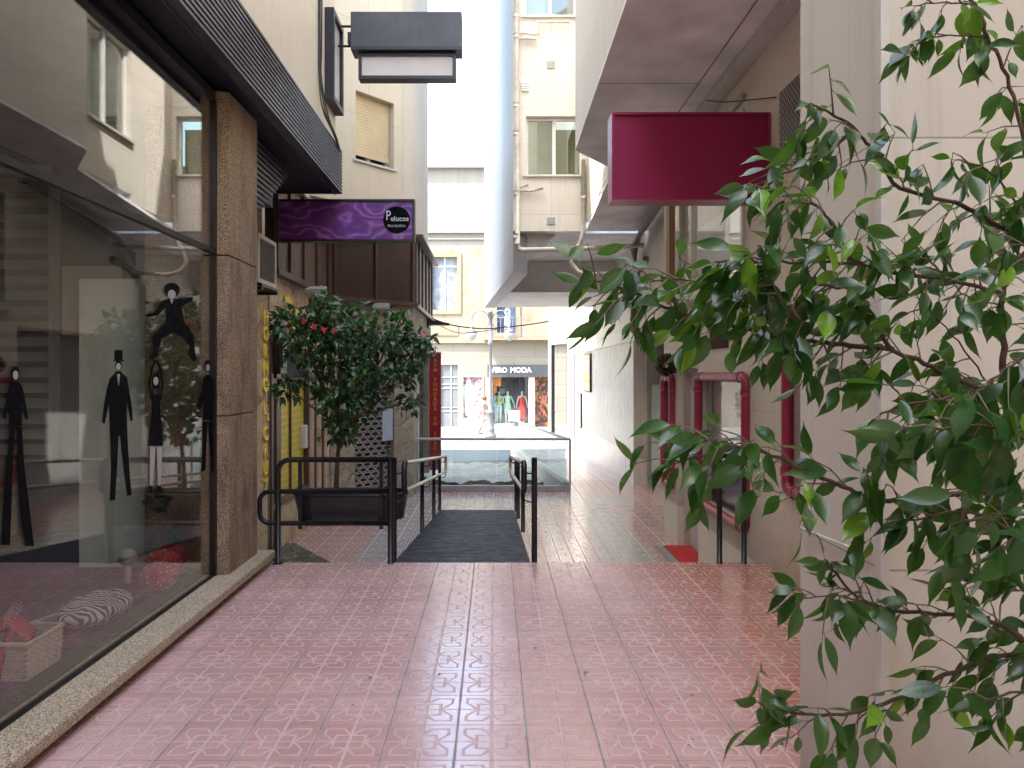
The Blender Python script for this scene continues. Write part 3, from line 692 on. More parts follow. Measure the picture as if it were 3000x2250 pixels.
# rolling shutter with oval holes
sm_ = MB(); z = ZL; row = 0; hh = .082
nn2 = Vector((cdv.y, -cdv.x))
def sp3(s, z, off): q = cpt(s, off); return Vector((q[0], q[1], z))
off = -.10
while z < 1.62:
    hz = min(hh, 1.62-z); pw_ = .156; s0 = SH0+(-.078 if row % 2 else 0)
    while s0 < SH1:
        a = s0; e = s0+pw_
        if a >= SH0-.001 and e <= SH1+.001:
            # frame cell: outer rect with an oval hole
            k = 12; cx = (a+e)/2; cz = z+hz/2; o = len(sm_.v)
            for i in range(k):
                q = 2*math.pi*i/k; c_, s_ = math.cos(q), math.sin(q)
                m_ = max(abs(c_), abs(s_)); sm_.v.append(sp3(cx+pw_/2*c_/m_, cz+hz/2*s_/m_, off))
                ox = (.058*(abs(c_)**.6)*(1 if c_ > 0 else -1)); oz = .026*(abs(s_)**.7)*(1 if s_ > 0 else -1)
                sm_.v.append(sp3(cx+ox, cz+oz, off)); sm_.v.append(sp3(cx+ox, cz+oz, off-.02))
            for i in range(k):
                j = (i+1) % k
                sm_.f += [(o+3*i, o+3*j, o+3*j+1, o+3*i+1), (o+3*i+1, o+3*j+1, o+3*j+2, o+3*i+2)]; sm_.mi += [0, 0]
        s0 += pw_
    z += hh; row += 1
sm_.build('roller_shutter', plain('shutter_metal', (.38, .36, .33), .45, .4), BB)
MB().obox(cpt(SH0+.0, -.2), cpt(SH1-.0, -.2), .02, ZL, 1.62).build('dark_glass', m_intd, BB)
b = MB(); b.obox(cpt(.93, .09), cpt(1.14, .09), .005, .46, .98); tag(b.build('notice', plain('pale_blue_paper', (.36, .42, .50), .6)), 'pale blue paper notice on the perforated roller shutter', 'notice')
# brown panel band
bd = MB(); bd.box(-2.60, -2.50, 8.40, 11.43, 2.71, 3.86); bd.obox(cpt(0, .05), cpt(cl_, .05), .3, 2.711, 3.861); bd.box(-1.65, -1.345, 12.60, 15.9, 2.712, 3.862)
bd.cur = 0
bd.build('panel_band', [m_brownp], BB)
MB().box(-2.505, -2.492, 8.40, 11.38, 2.76, 3.80).build('panel_band', m_brownl, BB)
b = MB()
for y in (8.42, 8.95, 9.6, 10.3, 11.0, 11.40): b.box(-2.50, -2.455, y, y+.035, 2.76, 3.86)
for s in (.03, .80, 1.56): b.obox(cpt(s, .085), cpt(s+.05, .085), .06, 2.76, 3.86)
for y in (12.62, 13.15, 13.8, 14.5, 15.2, 15.85): b.box(-1.40, -1.315, y, y+.04, 2.76, 3.86)
b.box(-2.55, -2.44, 8.40, 11.43, 2.69, 2.76); b.obox(cpt(-.04, .10), cpt(cl_+.04, .10), .2, 2.693, 2.757); b.box(-1.5, -1.30, 12.58, 15.92, 2.69, 2.76)
b.box(-1.6, -1.20, 12.50, 15.98, 3.865, 3.91); b.obox(cpt(-.04, .12), cpt(cl_+.02, .12), .5, 3.862, 3.905)
b.build('panel_frame', m_brown, BB)
MB().box(-7, -2.45, 8.42, 16, 3.87, 3.92).build('flat_roof', m_soffit2, BB)
# upper tower: 45-degree bay with a shuttered window, then the long side to the street
U0 = (-2.9, 9.28); U1 = (-1.38, 11.0); uv = Vector(U1)-Vector(U0); ul = uv.length; uv.normalize()
def upt(s, off=0): q = Vector(U0)+uv*s; nn = Vector((uv.y, -uv.x))*off; return (q.x+nn.x, q.y+nn.y)
def spx(px):    # distance along the bay that a sight line at px meets
    k = (px-VX)/F; return (k*U0[1]-U0[0])/(uv.x-k*uv.y)
w0, w1 = spx(355.6), spx(394)
ZW0, ZW1 = 4.56, 5.53
uw = MB(); uw.obox(upt(0), upt(w0), .3, 3.92, 12).obox(upt(w1), upt(ul), .3, 3.92, 12).obox(upt(w0), upt(w1), .3, 3.92, ZW0).obox(upt(w0), upt(w1), .3, ZW1, 7.2).obox(upt(w0), upt(w1), .3, 8.3, 12)
uw.prism([(-1.38, 11.001), (-1.38, 15.4), (-1.68, 15.4), (-1.68, 11.001)], 3.93, 18)
uw.box(-8, -1.68, 15.2, 15.4, 3.93, 18).box(-8, -2.9, 8.42, 9.2, 3.93, 11.5)
uw.box(-2.2, -2.0, 8.401, 8.7, 4.1, 11.4)
uw.build('wall', m_cream, BB)
MB().prism([(-7.5, 9.6), (-2.9, 9.8), (-1.9, 11.4), (-1.9, 15.1), (-7.5, 15.1)], 3.95, 18).build('core_wall', m_intd, BB)
for zz, h in ((ZW0, ZW1-ZW0), (7.2, 1.1)):
    wi = MB().obox(upt(w0, -.15), upt(w0+.05, -.15), .05, zz, zz+h).obox(upt(w1-.05, -.15), upt(w1, -.15), .05, zz, zz+h).obox(upt((w0+w1)/2-.03, -.15), upt((w0+w1)/2+.03, -.15), .05, zz, zz+h).obox(upt(w0, -.15), upt(w1, -.15), .05, zz, zz+.04).build('window', m_alw, BB)
    sl_ = MB(); n_ = 20; zb = zz+(.10 if h < 1.05 else .35)
    for i in range(n_):
        z0 = zb+(zz+h-zb)*i/n_; z1 = zb+(zz+h-zb)*(i+1)/n_-.004
        sl_.obox(upt(w0+.015, -.10), upt(w1-.015, -.10), .018, z0, z1)
    sl_.build('blind', plain('yellow_slat_blind', (.66, .54, .33), .5), wi)
    MB().obox(upt(w0, -.18), upt(w1, -.18), .004, zz, zz+h).build('pane', g_win, wi)
    MB().obox(upt(w0, -.24), upt(w1, -.24), .004, zz, zz+h).build('curtain', m_intd, wi)
    MB().obox(upt(w0-.04, .03), upt(w1+.04, .03), .12, zz-.03, zz).build('sill', m_soffit2, wi)
# yellow film window with brown frame and menu box
b = MB(); b.box(-2.66, -2.53, 8.42, 8.50, -.50, 1.95).box(-2.66, -2.53, 10.10, 10.18, -.02, 1.95).box(-2.66, -2.53, 8.50, 10.10, 1.42, 1.50).box(-2.66, -2.53, 8.50, 10.10, -.02, .05).box(-2.66, -2.53, 8.62, 8.80, -.50, 1.95).box(-2.62, -2.57, 9.38, 9.41, .05, 1.42)
b.box(-2.66, -2.53, 10.5, 10.58, ZL, 1.95).box(-2.66, -2.53, 10.95, 11.05, ZL, 1.95)
yw = b.build('window_frame', m_brown, BB, bev=.004)
MB().box(-2.64, -2.60, 8.80, 10.10, .05, 1.42).build('yellow_panel', m_hex, yw)
MB().box(-2.64, -2.60, 8.80, 10.10, 1.50, 1.95).build('pane', m_intd, yw)
tag(MB().box(-2.53, -2.44, 8.46, 8.72, 1.55, 2.05).box(-2.44, -2.425, 8.50, 8.68, 1.62, 1.98).build('menu_case', m_black, bev=.01), 'small black glazed case on the wall beside the yellow window', 'display case')
tag(MB().box(-2.60, -2.53, 9.93, 10.06, .55, .86).build('meter_box', m_white, bev=.008), 'small white box with three vents at the edge of the yellow window', 'box')
# floodlights
def flood(x, y, z, label):
    t = thing('floodlight', label, 'floodlight', (x, y, z), 'floodlights over the bakery')
    MB().prism([(x-.14, y-.06), (x+.14, y-.06), (x+.11, y+.1), (x-.11, y+.1)], z, lambda p: z+.05 if p[1] < y else z+.10).build('housing', m_al, t, bev=.006)
    MB().box(x-.12, x+.12, y-.05, y+.05, z-.008, z-.001).build('lens', m_white, t)
    MB().tube([(x, y+.1, z+.05), (x, y+.25, z+.12)], .012, 8).build('bracket', m_al, t)
q = cpt(.82, .22); flood(q[0], q[1], 2.60, 'grey floodlight over the roller shutter, under the brown panels')
flood(-2.30, 9.6, 2.60, 'grey floodlight over the yellow window, half hidden by the bush')
t = thing('projecting_lamp', 'flat black lamp arm projecting from the building corner above the red sign', 'lamp', (-1.2, 15.4, 2.62))
MB().prism([(-1.36, 15.2), (-.92, 15.3), (-.92, 15.5), (-1.36, 15.6)], 2.56, lambda p: 2.60 if p[0] > -1 else 2.68).build('shade', m_black, t)
MB().box(-1.38, -1.34, 15.2, 15.6, 2.5, 2.8).build('mount', m_black, t)
# vertical yellow letters on the stone wall: HORNO LA CRUZ
HS = thing('letter_sign', 'column of yellow letters reading downwards on the stone wall beside the gravel pillar', 'sign', (-2.54, 8.23, .28))
letters = list('HORNO') + ['LA'] + list('CRUZ')
zs = [2.17, 1.99, 1.80, 1.61, 1.42, 1.14, .88, .69, .49, .30]
for ch, z in zip(letters, zs):
    if ch == 'LA':
        text('letter', 'L', .20, (-2.545, 8.19, 1.17), FL, m_yel, HS, ext=.012, off=.006); text('letter', 'a', .17, (-2.545, 8.30, 1.08), FL, m_yel, HS, ext=.012, off=.004)
    else: text('letter', ch, .215, (-2.545, 8.23, z), FL, m_yel, HS, ext=.014, off=.006, sx=1.15)
# yellow cut-out letters/shapes behind the bush
b = MB()
for (y, z, s) in ((9.1, 2.42, .13), (9.45, 2.33, .11), (9.3, 2.15, .12), (9.75, 2.05, .13), (9.9, 1.88, .12)):
    b.plate([(-2.545, y+s*math.cos(a)*(1+.35*math.sin(3*a)), z+s*.8*math.sin(a)) for a in [i*2*math.pi/14 for i in range(14)]], (1, 0, 0), .02)
tag(b.build('yellow_ornament', m_yel), 'yellow cut-out wall ornament half hidden behind the bush', 'ornament')
# AC unit
ac = thing('air_conditioner', 'weathered beige air conditioner box on the wall past the gravel pillar', 'air conditioner', (-2.4, 7.35, 2.43))
MB().box(-2.56, -2.27, 7.05, 7.64, 2.43, 2.90).build('casing', m_ac, ac, bev=.01)
b = MB(); b.box(-2.27, -2.245, 7.05, 7.09, 2.43, 2.90).box(-2.27, -2.245, 7.60, 7.64, 2.43, 2.90).box(-2.27, -2.245, 7.09, 7.60, 2.43, 2.47).box(-2.27, -2.245, 7.09, 7.60, 2.86, 2.90); b.build('front_frame', plain('cream_frame', (.55, .5, .42), .5), ac)
b = MB()
for i in range(26): b.box(-2.265, -2.25, 7.09, 7.60, 2.475+i*.0148, 2.4815+i*.0148)
b.build('grille', plain('grille_grey', (.16, .15, .14), .6), ac)
MB().box(-2.6, -2.22, 7.08, 7.12, 2.36, 2.39).box(-2.6, -2.22, 7.57, 7.61, 2.36, 2.39).box(-2.6, -2.22, 7.08, 7.61, 2.395, 2.42).build('bracket', m_black, ac)
# purple lightbox
PSn = thing('lightbox_sign', 'purple swirl-printed lightbox sign with a black round emblem, under the canopy end', 'sign', (-1.75, 8.5, 3.05))
PX0, PX1, PZ0, PZ1, PY = -2.62, -.91, 3.07, 3.55, 8.46
b = MB(); b.box(PX0, PX1, PY, PY+.14, PZ0, PZ0+.022).box(PX0, PX1, PY, PY+.14, PZ1-.022, PZ1).box(PX1-.022, PX1, PY, PY+.14, PZ0+.022, PZ1-.022).box(PX0, PX0+.022, PY, PY+.14, PZ0+.022, PZ1-.022)
b.box(PX0+.022, PX1-.022, PY+.12, PY+.138, PZ0+.022, PZ1-.022)
b.build('frame', m_black, PSn); MB().box(PX0+.022, PX1-.022, PY+.02, PY+.11, PZ0+.022, PZ1-.022).build('printed_panel', m_swirl, PSn)
ec = Vector((-1.115, PY+.018, 3.315)); b = MB()
b.plate([(ec.x+.155*math.cos(2*math.pi*i/40), ec.y, ec.z+.155*math.sin(2*math.pi*i/40)) for i in range(40)], (0, -1, 0), .002)
em = b.build('emblem', m_vin, PSn); y_ = ec.y-.006
m_let = plain('white_letters', (.62, .60, .60), .5)
text('lettering', 'P', .155, (ec.x-.095, y_, ec.z+.045), FR, m_let, em, ext=.001, off=.001, sx=.75)
text('lettering', 'elucos', .082, (ec.x+.035, y_, ec.z+.012), FR, m_let, em, ext=.001, off=.001)
text('lettering', 'PELUQUERIA', .036, (ec.x, y_, ec.z-.07), FR, m_let, em, ext=.001)
# red vertical sign
RS = thing('hanging_sign', 'tall narrow red sign with gold vertical lettering at the street corner of the bakery', 'sign', (-1.27, 15.9, -.6))
RY = 15.85; a = P(429.5, 352, RY); c = P(441, 456, RY)
MB().box(a.x, c.x, RY, RY+.05, c.z-.3, a.z).build('board', m_red, RS, bev=.005)
b = MB(); b.tube(arc(((a.x+c.x)/2, RY+.02, a.z+.05), .05, 0, 180, 10), .008, 6).tube([((a.x+c.x)/2, RY+.02, a.z), ((a.x+c.x)/2, RY+.02, a.z+.10)], .01, 6).tube([(-1.40, RY+.02, a.z+.06), (a.x+.1, RY+.02, a.z+.06)], .008, 6); b.build('bracket', m_black, RS)
tx = 'CASA FUNDADA EN 1880'; z = a.z-.07
for ch in tx:
    if ch != ' ': text('lettering', ch, .115, ((a.x+c.x)/2, RY-.001, z), FR, m_gold, RS, ext=.002, off=.001)
    z -= .105

# ================================================================== RIGHT BUILDING
RB = thing('overhanging_building', 'pale stone-clad building on the right with stepped overhangs above the passage', 'building', (3, 8, 0))
RBt = 9.6
b = MB(); b.prism([(1.18, 2.24), (1.18, 2.85), (2.22, 2.85), (6, 2.85), (6, 2.24)], 0, 9)
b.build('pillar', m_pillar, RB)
MB().box(1.165, 1.19, 2.228, 2.262, 0, 9).box(1.70, 1.72, 2.232, 2.25, 0, 9).build('pillar_trim', m_soffit2, RB)
# main wall X=2.22
b = MB(); TK = 2.5
def wallY(y0, y1, z0, z1): b.box(2.22, TK, y0, y1, z0, z1)
# openings: C (4.3-5.62, z .64-1.85), A (6.45-8.0, .17-1.54), door (8.05-8.95), B(9.08-9.6,.15-1.5), upper (6.9-9.45, 2.4-3.85)
wallY(2.851, 4.3, -.6, 4.32); wallY(4.3, 5.55, -.6, .70); wallY(4.3, 5.55, 1.85, 4.32); wallY(5.55, 6.46, -.6, 4.32)
b.prism([(2.22, 6.46), (TK, 6.46), (TK, 7.98), (2.22, 7.98)], -.6, .20); wallY(6.46, 6.55, 1.50, 4.32); wallY(6.55, 7.98, 1.50, 2.40); wallY(7.98, 8.05, -.6, 2.40); wallY(8.05, 8.95, 1.62, 2.40)
wallY(8.95, 9.10, -.6, 2.40); wallY(9.10, 9.58, -.6, .18); wallY(9.10, 9.58, 1.48, 2.40); wallY(9.58, 9.66, -.6, 4.32); wallY(9.45, 9.58, 2.40, 4.32); wallY(6.55, 9.45, 3.9, 4.32)
b.build('wall', m_rwall, RB)
# interior backing
b = MB(); b.box(3.6, 3.7, 2.9, 14, -.6, 4.2).box(2.51, 3.6, 2.9, 9.6, 2.02, 2.1).box(2.51, 3.6, 9.60, 9.66, -.6, 4.2).box(2.51, 3.6, 6.2, 6.3, 2.1, 4.2)
b.build('interior_wall', plain('salon_interior', (.42, .36, .38), .8), RB)
# salon windows with raspberry pipe frames
def pipe_loop(y0, y1, z0, z1, r=.045, x=2.20):
    q = .07; pts = []
    for cy, cz, a0 in ((y1-q, z1-q, 0), (y0+q, z1-q, 90), (y0+q, z0+q, 180), (y1-q, z0+q, 270)):
        pts += [Vector((x, cy+q*math.cos(R(a0+k*18)), cz+q*math.sin(R(a0+k*18)))) for k in range(6)]
    m = MB(); m.tube(pts, r, 14, closed=True)
    for cy, cz in ((y0, z0+.14), (y0, z1-.14), (y1, z0+.14), (y1, z1-.14)): m.tube([(x, cy, cz-.03), (x, cy, cz+.03)], r*1.15, 14)
    for cy, cz in ((y0+.14, z0), (y0+.14, z1), (y1-.14, z0), (y1-.14, z1)): m.tube([(x, cy-.03, cz), (x, cy+.03, cz)], r*1.15, 14)
    return m
sw = pipe_loop(6.46, 7.98, .19, 1.52).build('window', m_pipe, RB, smooth=True)
MB().box(2.30, 2.306, 6.46, 7.98, .2, 1.5).build('pane', glass('clear_pane', (.97, .97, .97), .0, .55), sw)
MB().box(2.33, 2.34, 6.46, 7.98, .2, 1.5).build('backing', plain('frosted_grey', (.62, .61, .60), .5), sw)
MB().box(2.318, 2.329, 6.46, 7.98, .2, .60).build('poster', plain('dark_poster', (.05, .045, .055), .4), sw)
MB().box(2.28, 2.312, 7.86, 7.93, .2, 1.5).build('mullion', m_al, sw)
text('lettering', 'Salerm', .20, (2.295, 6.78, 1.30), FRT, m_let, sw, ext=.001, off=-.002)
MB().box(2.2935, 2.2955, 6.5, 7.05, 1.215, 1.225).build('lettering', m_let, sw)
text('lettering', 'COSMETICS', .075, (2.295, 6.80, 1.16), FRT, m_let, sw, ext=.001, spacing=1.15)
text('lettering', 'par', .22, (2.295, 6.68, .46), FRT, m_let, sw, ext=.001); text('lettering', 'Gandia', .08, (2.295, 6.62, .31), FRT, m_let, sw, ext=.001)
sw = pipe_loop(9.10, 9.58, .17, 1.50, .05).build('window', m_pipe, RB, smooth=True)
MB().box(2.27, 2.276, 9.10, 9.58, .18, 1.48).build('pane', plain('blue_white_panel', (.45, .48, .50), .25), sw)
sw = pipe_loop(4.3, 5.55, .68, 1.87).build('window', m_pipe, RB, smooth=True)
MB().box(2.30, 2.306, 4.3, 5.55, .7, 1.85).build('pane', plain('plum_panel', (.16, .02, .09), .15), sw)
# door
dr = MB().box(2.36, 2.41, 8.06, 8.94, ZL+.03, 1.60).build('door', plain('blue_white_door', (.58, .62, .68), .35), RB, bev=.005)
MB().box(2.30, 2.36, 8.06, 8.12, ZL, 1.62).box(2.30, 2.36, 8.90, 8.945, ZL, 1.62).box(2.30, 2.36, 8.12, 8.90, 1.56, 1.62).build('frame', plain('pinkish_frame', (.5, .42, .36), .5), dr)
MB().tube([(2.33, 8.2, .5), (2.33, 8.2, .9)], .012, 8).build('handle', m_al, dr)
tag(MB().box(2.05, 2.36, 8.08, 8.92, ZL+.013, ZL+.025).build('door_mat', plain('red_mat', (.40, .015, .015), .9)), 'red door mat on the salon threshold', 'mat')
gnd('doorstep', MB().box(1.95, 2.36, 8.0, 9.0, ZL+.001, ZL+.012), plain('grey_step', (.22, .21, .19), .6))
# upper aluminium window
wy0, wy1, wz0, wz1 = 6.55, 9.45, 2.40, 3.90
b = MB()
for y in (wy0, 8.25, wy1-.06): b.box(2.20, 2.27, y, y+.06, wz0, wz1)
b.box(2.20, 2.27, wy0+.06, wy1-.06, wz0, wz0+.06).box(2.20, 2.27, wy0+.06, wy1-.06, wz1-.06, wz1)
uwn = b.build('window', m_alw, RB)
MB().box(2.232, 2.238, wy0, wy1, wz0, wz1).build('pane', glass('clear_window', (.97, .98, .97), .0, .9), uwn)
MB().box(2.262, 2.272, wy0, wy1-.2, wz0, wz0+.75).build('frosted_panel', plain('pale_film', (.85, .87, .88), .4), uwn); MB().box(2.30, 2.31, wy0, wy1, wz0+.7, wz1).build('curtain', plain('lilac_curtain', (.72, .72, .74), .8), uwn)
MB().box(2.12, 2.23, wy0-.04, wy1+.04, wz0-.05, wz0-.002).build('sill', m_rwall, uwn, bev=.01)
MB().box(2.12, 2.19, 8.95, 9.12, wz0, wz1+.1).build('wooden_post', plain('ochre_wood', (.30, .18, .06), .5), uwn)
b = MB(); b.tube([(2.19, 6.5, 4.0), (2.19, 9.6, 4.0)], .03, 8).box(2.14, 2.2, 6.9, 9.6, 3.93, 3.99); b.build('conduit', m_drain, RB)
# plaster cornice strip along soffit joint
MB().box(2.10, 2.218, 2.9, 9.6, 4.20, 4.295).build('cornice', m_soffit2, RB)
b = MB(); b.box(1.93, 1.94, 2.9, 9.6, 4.292, 4.302).box(1.0, 1.93, 7.0, 7.005, 4.297, 4.302); b.build('soffit_joint', plain('joint_grey', (.30, .28, .28), .8), RB)
# first overhang (z 4.3) and its side face
O1 = [(.96, 2.86), (1.0, 9.1), (1.6, 9.95), (1.62, 12.95)]
b = MB(); b.prism([O1[0], O1[1], O1[2], (1.6, 9.96), (3.6, 9.96), (3.6, 2.86)], 4.30, lambda p: 4.34)
b.prism([(1.6, 9.965), O1[3], (3.6, 12.95), (3.6, 9.965)], lambda p: 4.30-.25*(p[1]-9.96)/3, lambda p: 4.345-.25*(p[1]-9.96)/3)
b.build('soffit', m_soffit, RB)
b = MB(); b.obox(O1[1], O1[0], -.25, 4.305, 9.2) if False else b.prism([O1[0], O1[1], (1.25, 9.05), (1.21, 2.86)], 4.342, RBt)
# chamfer and second side with windows
WA = (10.15, 11.45, 5.15, 6.6)
b.prism([O1[1], O1[2], (1.85, 9.85), (1.25, 9.052)], 4.345, RBt)
b.prism([O1[2], (1.605, WA[0]), (1.85, WA[0]), (1.85, 9.86)], 4.348, RBt)
b.prism([(1.605, WA[0]), (1.611, WA[1]), (1.85, WA[1]), (1.85, WA[0])], 4.33, WA[2]); b.prism([(1.605, WA[0]), (1.611, WA[1]), (1.85, WA[1]), (1.85, WA[0])], WA[3], RBt)
b.prism([(1.611, WA[1]), O1[3], (1.85, 12.95), (1.85, WA[1])], 4.2, RBt)
b.build('wall', m_creamR, RB)
wq = MB().box(1.69, 1.74, WA[0], WA[0]+.05, WA[2], WA[3]).box(1.69, 1.74, WA[1]-.05, WA[1], WA[2], WA[3]).box(1.69, 1.74, 10.78, 10.84, WA[2], WA[3]).box(1.69, 1.74, WA[0]+.05, WA[1]-.05, WA[2], WA[2]+.05).box(1.69, 1.74, WA[0]+.05, WA[1]-.05, WA[3]-.05, WA[3]).build('window', m_alw, RB)
MB().box(1.72, 1.725, WA[0], WA[1], WA[2], WA[3]).build('pane', g_win, wq); MB().box(1.8, 1.81, WA[0], WA[1], WA[2], WA[3]).build('curtain', m_cur, wq)
MB().box(1.56, 1.70, WA[0]-.05, WA[1]+.05, WA[2]-.04, WA[2]-.001).build('sill', m_drain, wq)
# frontal wall at Y=12.95 with windows
FY = 12.95; fx0, fx1 = .335, 1.62
def fr(px, py): q = P(px, py, FY); return q.x, q.z
wx0, wz1_ = fr(526, 116); wx1, wz0_ = fr(583, 175)
vx0, _ = fr(524, 0); vx1, vz0 = fr(577, 16)
ZB = 4.05
b = MB(); b.box(fx0, fx1, FY, FY+.25, ZB, wz0_).box(fx0, wx0, FY, FY+.25, wz0_, wz1_).box(wx1, fx1, FY, FY+.25, wz0_, wz1_).box(fx0, fx1, FY, FY+.25, wz1_, vz0).box(fx0, vx0, FY, FY+.25, vz0, vz0+1.3).box(vx1, fx1, FY, FY+.25, vz0, vz0+1.3).box(fx0, fx1, FY, FY+.25, vz0+1.3, RBt)
b.build('wall', m_creamR, RB)
for (x0, x1, z0, z1, dark) in ((wx0, wx1, wz0_, wz1_, 1), (vx0, vx1, vz0, vz0+1.3, 0)):
    m = MB(); t = .045; ym = FY+.12; m.box(x0, x0+t, ym, ym+.05, z0, z1).box(x1-t, x1, ym, ym+.05, z0, z1).box(x0+t, x1-t, ym, ym+.05, z0, z0+t).box(x0+t, x1-t, ym, ym+.05, z1-t, z1).box((x0+x1)/2-.03, (x0+x1)/2+.03, ym, ym+.05, z0+t, z1-t)
    wo = m.build('window', m_alw, RB)
    MB().box(x0+t, x1-t, ym+.02, ym+.025, z0+t, z1-t).build('pane', glass('pane_glass_soft', (.8, .84, .78), .04, 1.4), wo)
    MB().box(x0, (x0+x1)/2, ym+.10, ym+.115, z0, z1).build('curtain', plain('frosted_curtain', (.40, .41, .35), .8), wo)
    MB().box((x0+x1)/2, x1, ym+.25, ym+.27, z0, z1-.12).build('dim_room', plain('olive_room', (.17, .155, .05) if dark else (.2, .2, .2), .9), wo)
    MB().box(x0, x1, ym-.02, ym+.05, z1+.0, z1+.085).build('blind_box', m_soffit2, wo)
    MB().box(x0-.05, x1+.04, FY-.05, FY+.1, z0-.035, z0-.001).build('sill', m_soffit2, wo)
for px, py in ((551, 65), (551, 221)):
    x, z = fr(px, py); MB().box(x-.07, x+.07, FY-.02, FY-.001, z-.06, z+.06).build('vent', plain('vent_grey', (.33, .34, .31), .6), RB)
x, z = fr(525, 87); b = MB()
for k in range(4): b.box(x-.06, x+.06, FY-.035, FY-.001, z-.08+k*.042, z-.05+k*.042)
b.build('vent', m_alw, RB)
# drain pipes on frontal wall
def fp(px, py, Y=FY-.08): return P(px, py, Y)
b = MB(); b.tube([fp(516, -60), fp(516.5, 60), fp(517, 160), fp(517.5, 244)], .045, 12)
for py in (15, 36, 105, 133, 193, 236): q = fp(516.3, py); b.tube([q-Vector((0, 0, .035)), q+Vector((0, 0, .035))], .056, 12)
b.tube([fp(517.5, 244), fp(519, 249), fp(524, 250), fp(585, 248.5), P(644, 245, 12.8)], .045, 12)
b.build('drain_pipe', m_drain, RB, smooth=True)
b = MB(); b.tube([fp(583.5, 160), fp(583, 232), fp(580, 243), fp(574, 252), fp(571, 262), fp(578, 272), fp(590, 275), P(630, 272, 13.2)], .04, 10)
q = fp(583.3, 196); b.tube([q-Vector((0, 0, .04)), q+Vector((0, 0, .04))], .052, 12); b.build('drain_pipe', m_drain, RB, smooth=True)
b = MB(); b.tube([(2.66, 12.9, 3.55), (2.66, 13.7, 3.45), (2.64, 14.0, 3.2), (2.64, 14.0, 2.36), (2.70, 14.0, 2.30)], .06, 12); b.tube([(2.64, 14, 2.55), (2.64, 14, 2.62)], .07, 12); b.build('drain_pipe', plain('brown_drain', (.20, .15, .13), .5), RB, smooth=True)
b = MB()
for k in range(5): b.tube([(2.55-.05*k, 10.3, 4.22-.02*k), (2.55-.04*k, 12.9, 3.95-.05*k), (2.60, 13.6, 3.75-.05*k)], .022, 8)
b.build('pipe_bundle', plain('grey_pipes', (.14, .13, .13), .5), RB)
b = MB(); q = fp(528, 72); 
for pts in ([fp(518, 33), fp(526, 33), fp(533, 34.5), fp(538, 34.5), fp(538, 22), fp(570, 22)], [fp(518, 38), fp(536, 39)], [fp(518, 190), fp(532, 191), fp(543, 188)], [fp(518, 187), fp(528, 185)]): b.tube(pts, .022, 8)
b.build('branch_pipe', m_drain, RB, smooth=True)
# oblique blade wall and lower volumes
OB0 = (.335, 12.95); OB1 = (-.26, 20.0)
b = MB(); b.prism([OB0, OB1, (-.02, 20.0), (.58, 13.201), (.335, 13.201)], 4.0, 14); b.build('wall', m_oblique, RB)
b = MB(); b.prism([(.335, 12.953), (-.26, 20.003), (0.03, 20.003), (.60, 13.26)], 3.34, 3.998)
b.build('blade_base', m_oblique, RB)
MB().box(-.02, 3.5, 19.9, 20, 4.06, 9.6).build('wall', m_creamR, RB)
MB().prism([(.58, 13.21), (0.0, 19.95), (3.4, 19.95), (3.4, 13.21)], 4.06, 4.12).build('soffit', m_soffit, RB)
b = MB(); b.prism([(.20, 16.4), (.03, 19.998), (2.7, 19.998), (2.7, 16.4)], 3.36, 4.05); b.build('beam', m_soffit2, RB)
MB().prism([(.345, 13.27), (.05, 16.39), (.75, 16.39), (1.1, 13.27)], lambda p: 3.6 if p[0] < .5 else 4.04, 4.055).build('beam', m_soffit2, RB)
# far right walls
b = MB(); b.box(2.70, 3.6, 9.67, 24.5, 2.23, 4.3).box(2.66, 2.70, 14.0, 24.5, 2.19, 2.24)
b.build('wall', m_rwall, RB)
b = MB(); b.box(2.70, 3.6, 14.0, 24.5, -1.3, 2.19); b.build('marble_wall', m_marble, RB)
b = MB(); b.box(2.62, 2.88, 13.9, 14.0, -.7, 2.18); b.build('column', m_marble, RB)
MB().box(3.35, 3.5, 9.67, 13.9, -.6, 2.2).box(2.885, 3.35, 13.9, 14.0, -.6, 2.2).build('porch_wall', plain('porch_grey', (.30, .29, .27), .7), RB)
dd = MB().box(2.95, 3.35, 13.82, 13.88, ZL, 1.35).build('porch_door', plain('mint_door', (.50, .60, .55), .3), RB)
# end of the passage: angled panel with tall shop window
E0 = (2.68, 24.6); E1 = (2.02, 27.6)
b = MB(); b.prism([E0, E1, (3.6, 27.6), (3.6, 24.6)], 2.62, 9.5).build('wall', m_marble, RB)
ev = Vector(E1)-Vector(E0); eL = ev.length; ev.normalize()
def ept(s, off=0): q = Vector(E0)+ev*s; nn = Vector((-ev.y, ev.x))*off; return (q.x+nn.x, q.y+nn.y)
b = MB(); b.obox(ept(0), ept(.8), -.3, -1.3, 2.615).obox(ept(2.7), ept(eL), -.3, -1.3, 2.615).build('jamb', m_marble, RB)
MB().obox(ept(0, .03), ept(.55, .03), -.2, -1.3, 2.5).build('steel_panel', m_al, RB)
g = MB().obox(ept(.8, -.06), ept(2.7, -.06), -.02, -1.1, 2.60).build('shop_window', glass('mirror_glass', (.35, .37, .37), .62, 1.0), RB)
MB().obox(ept(.8, 0), ept(.86, 0), -.1, -1.1, 2.60).obox(ept(2.64, 0), ept(2.7, 0), -.1, -1.1, 2.60).build('frame', m_black, g)
MB().box(2.95, 3.5, 24.9, 27.4, -1.3, 2.6).build('dim_shop', m_intd, RB)
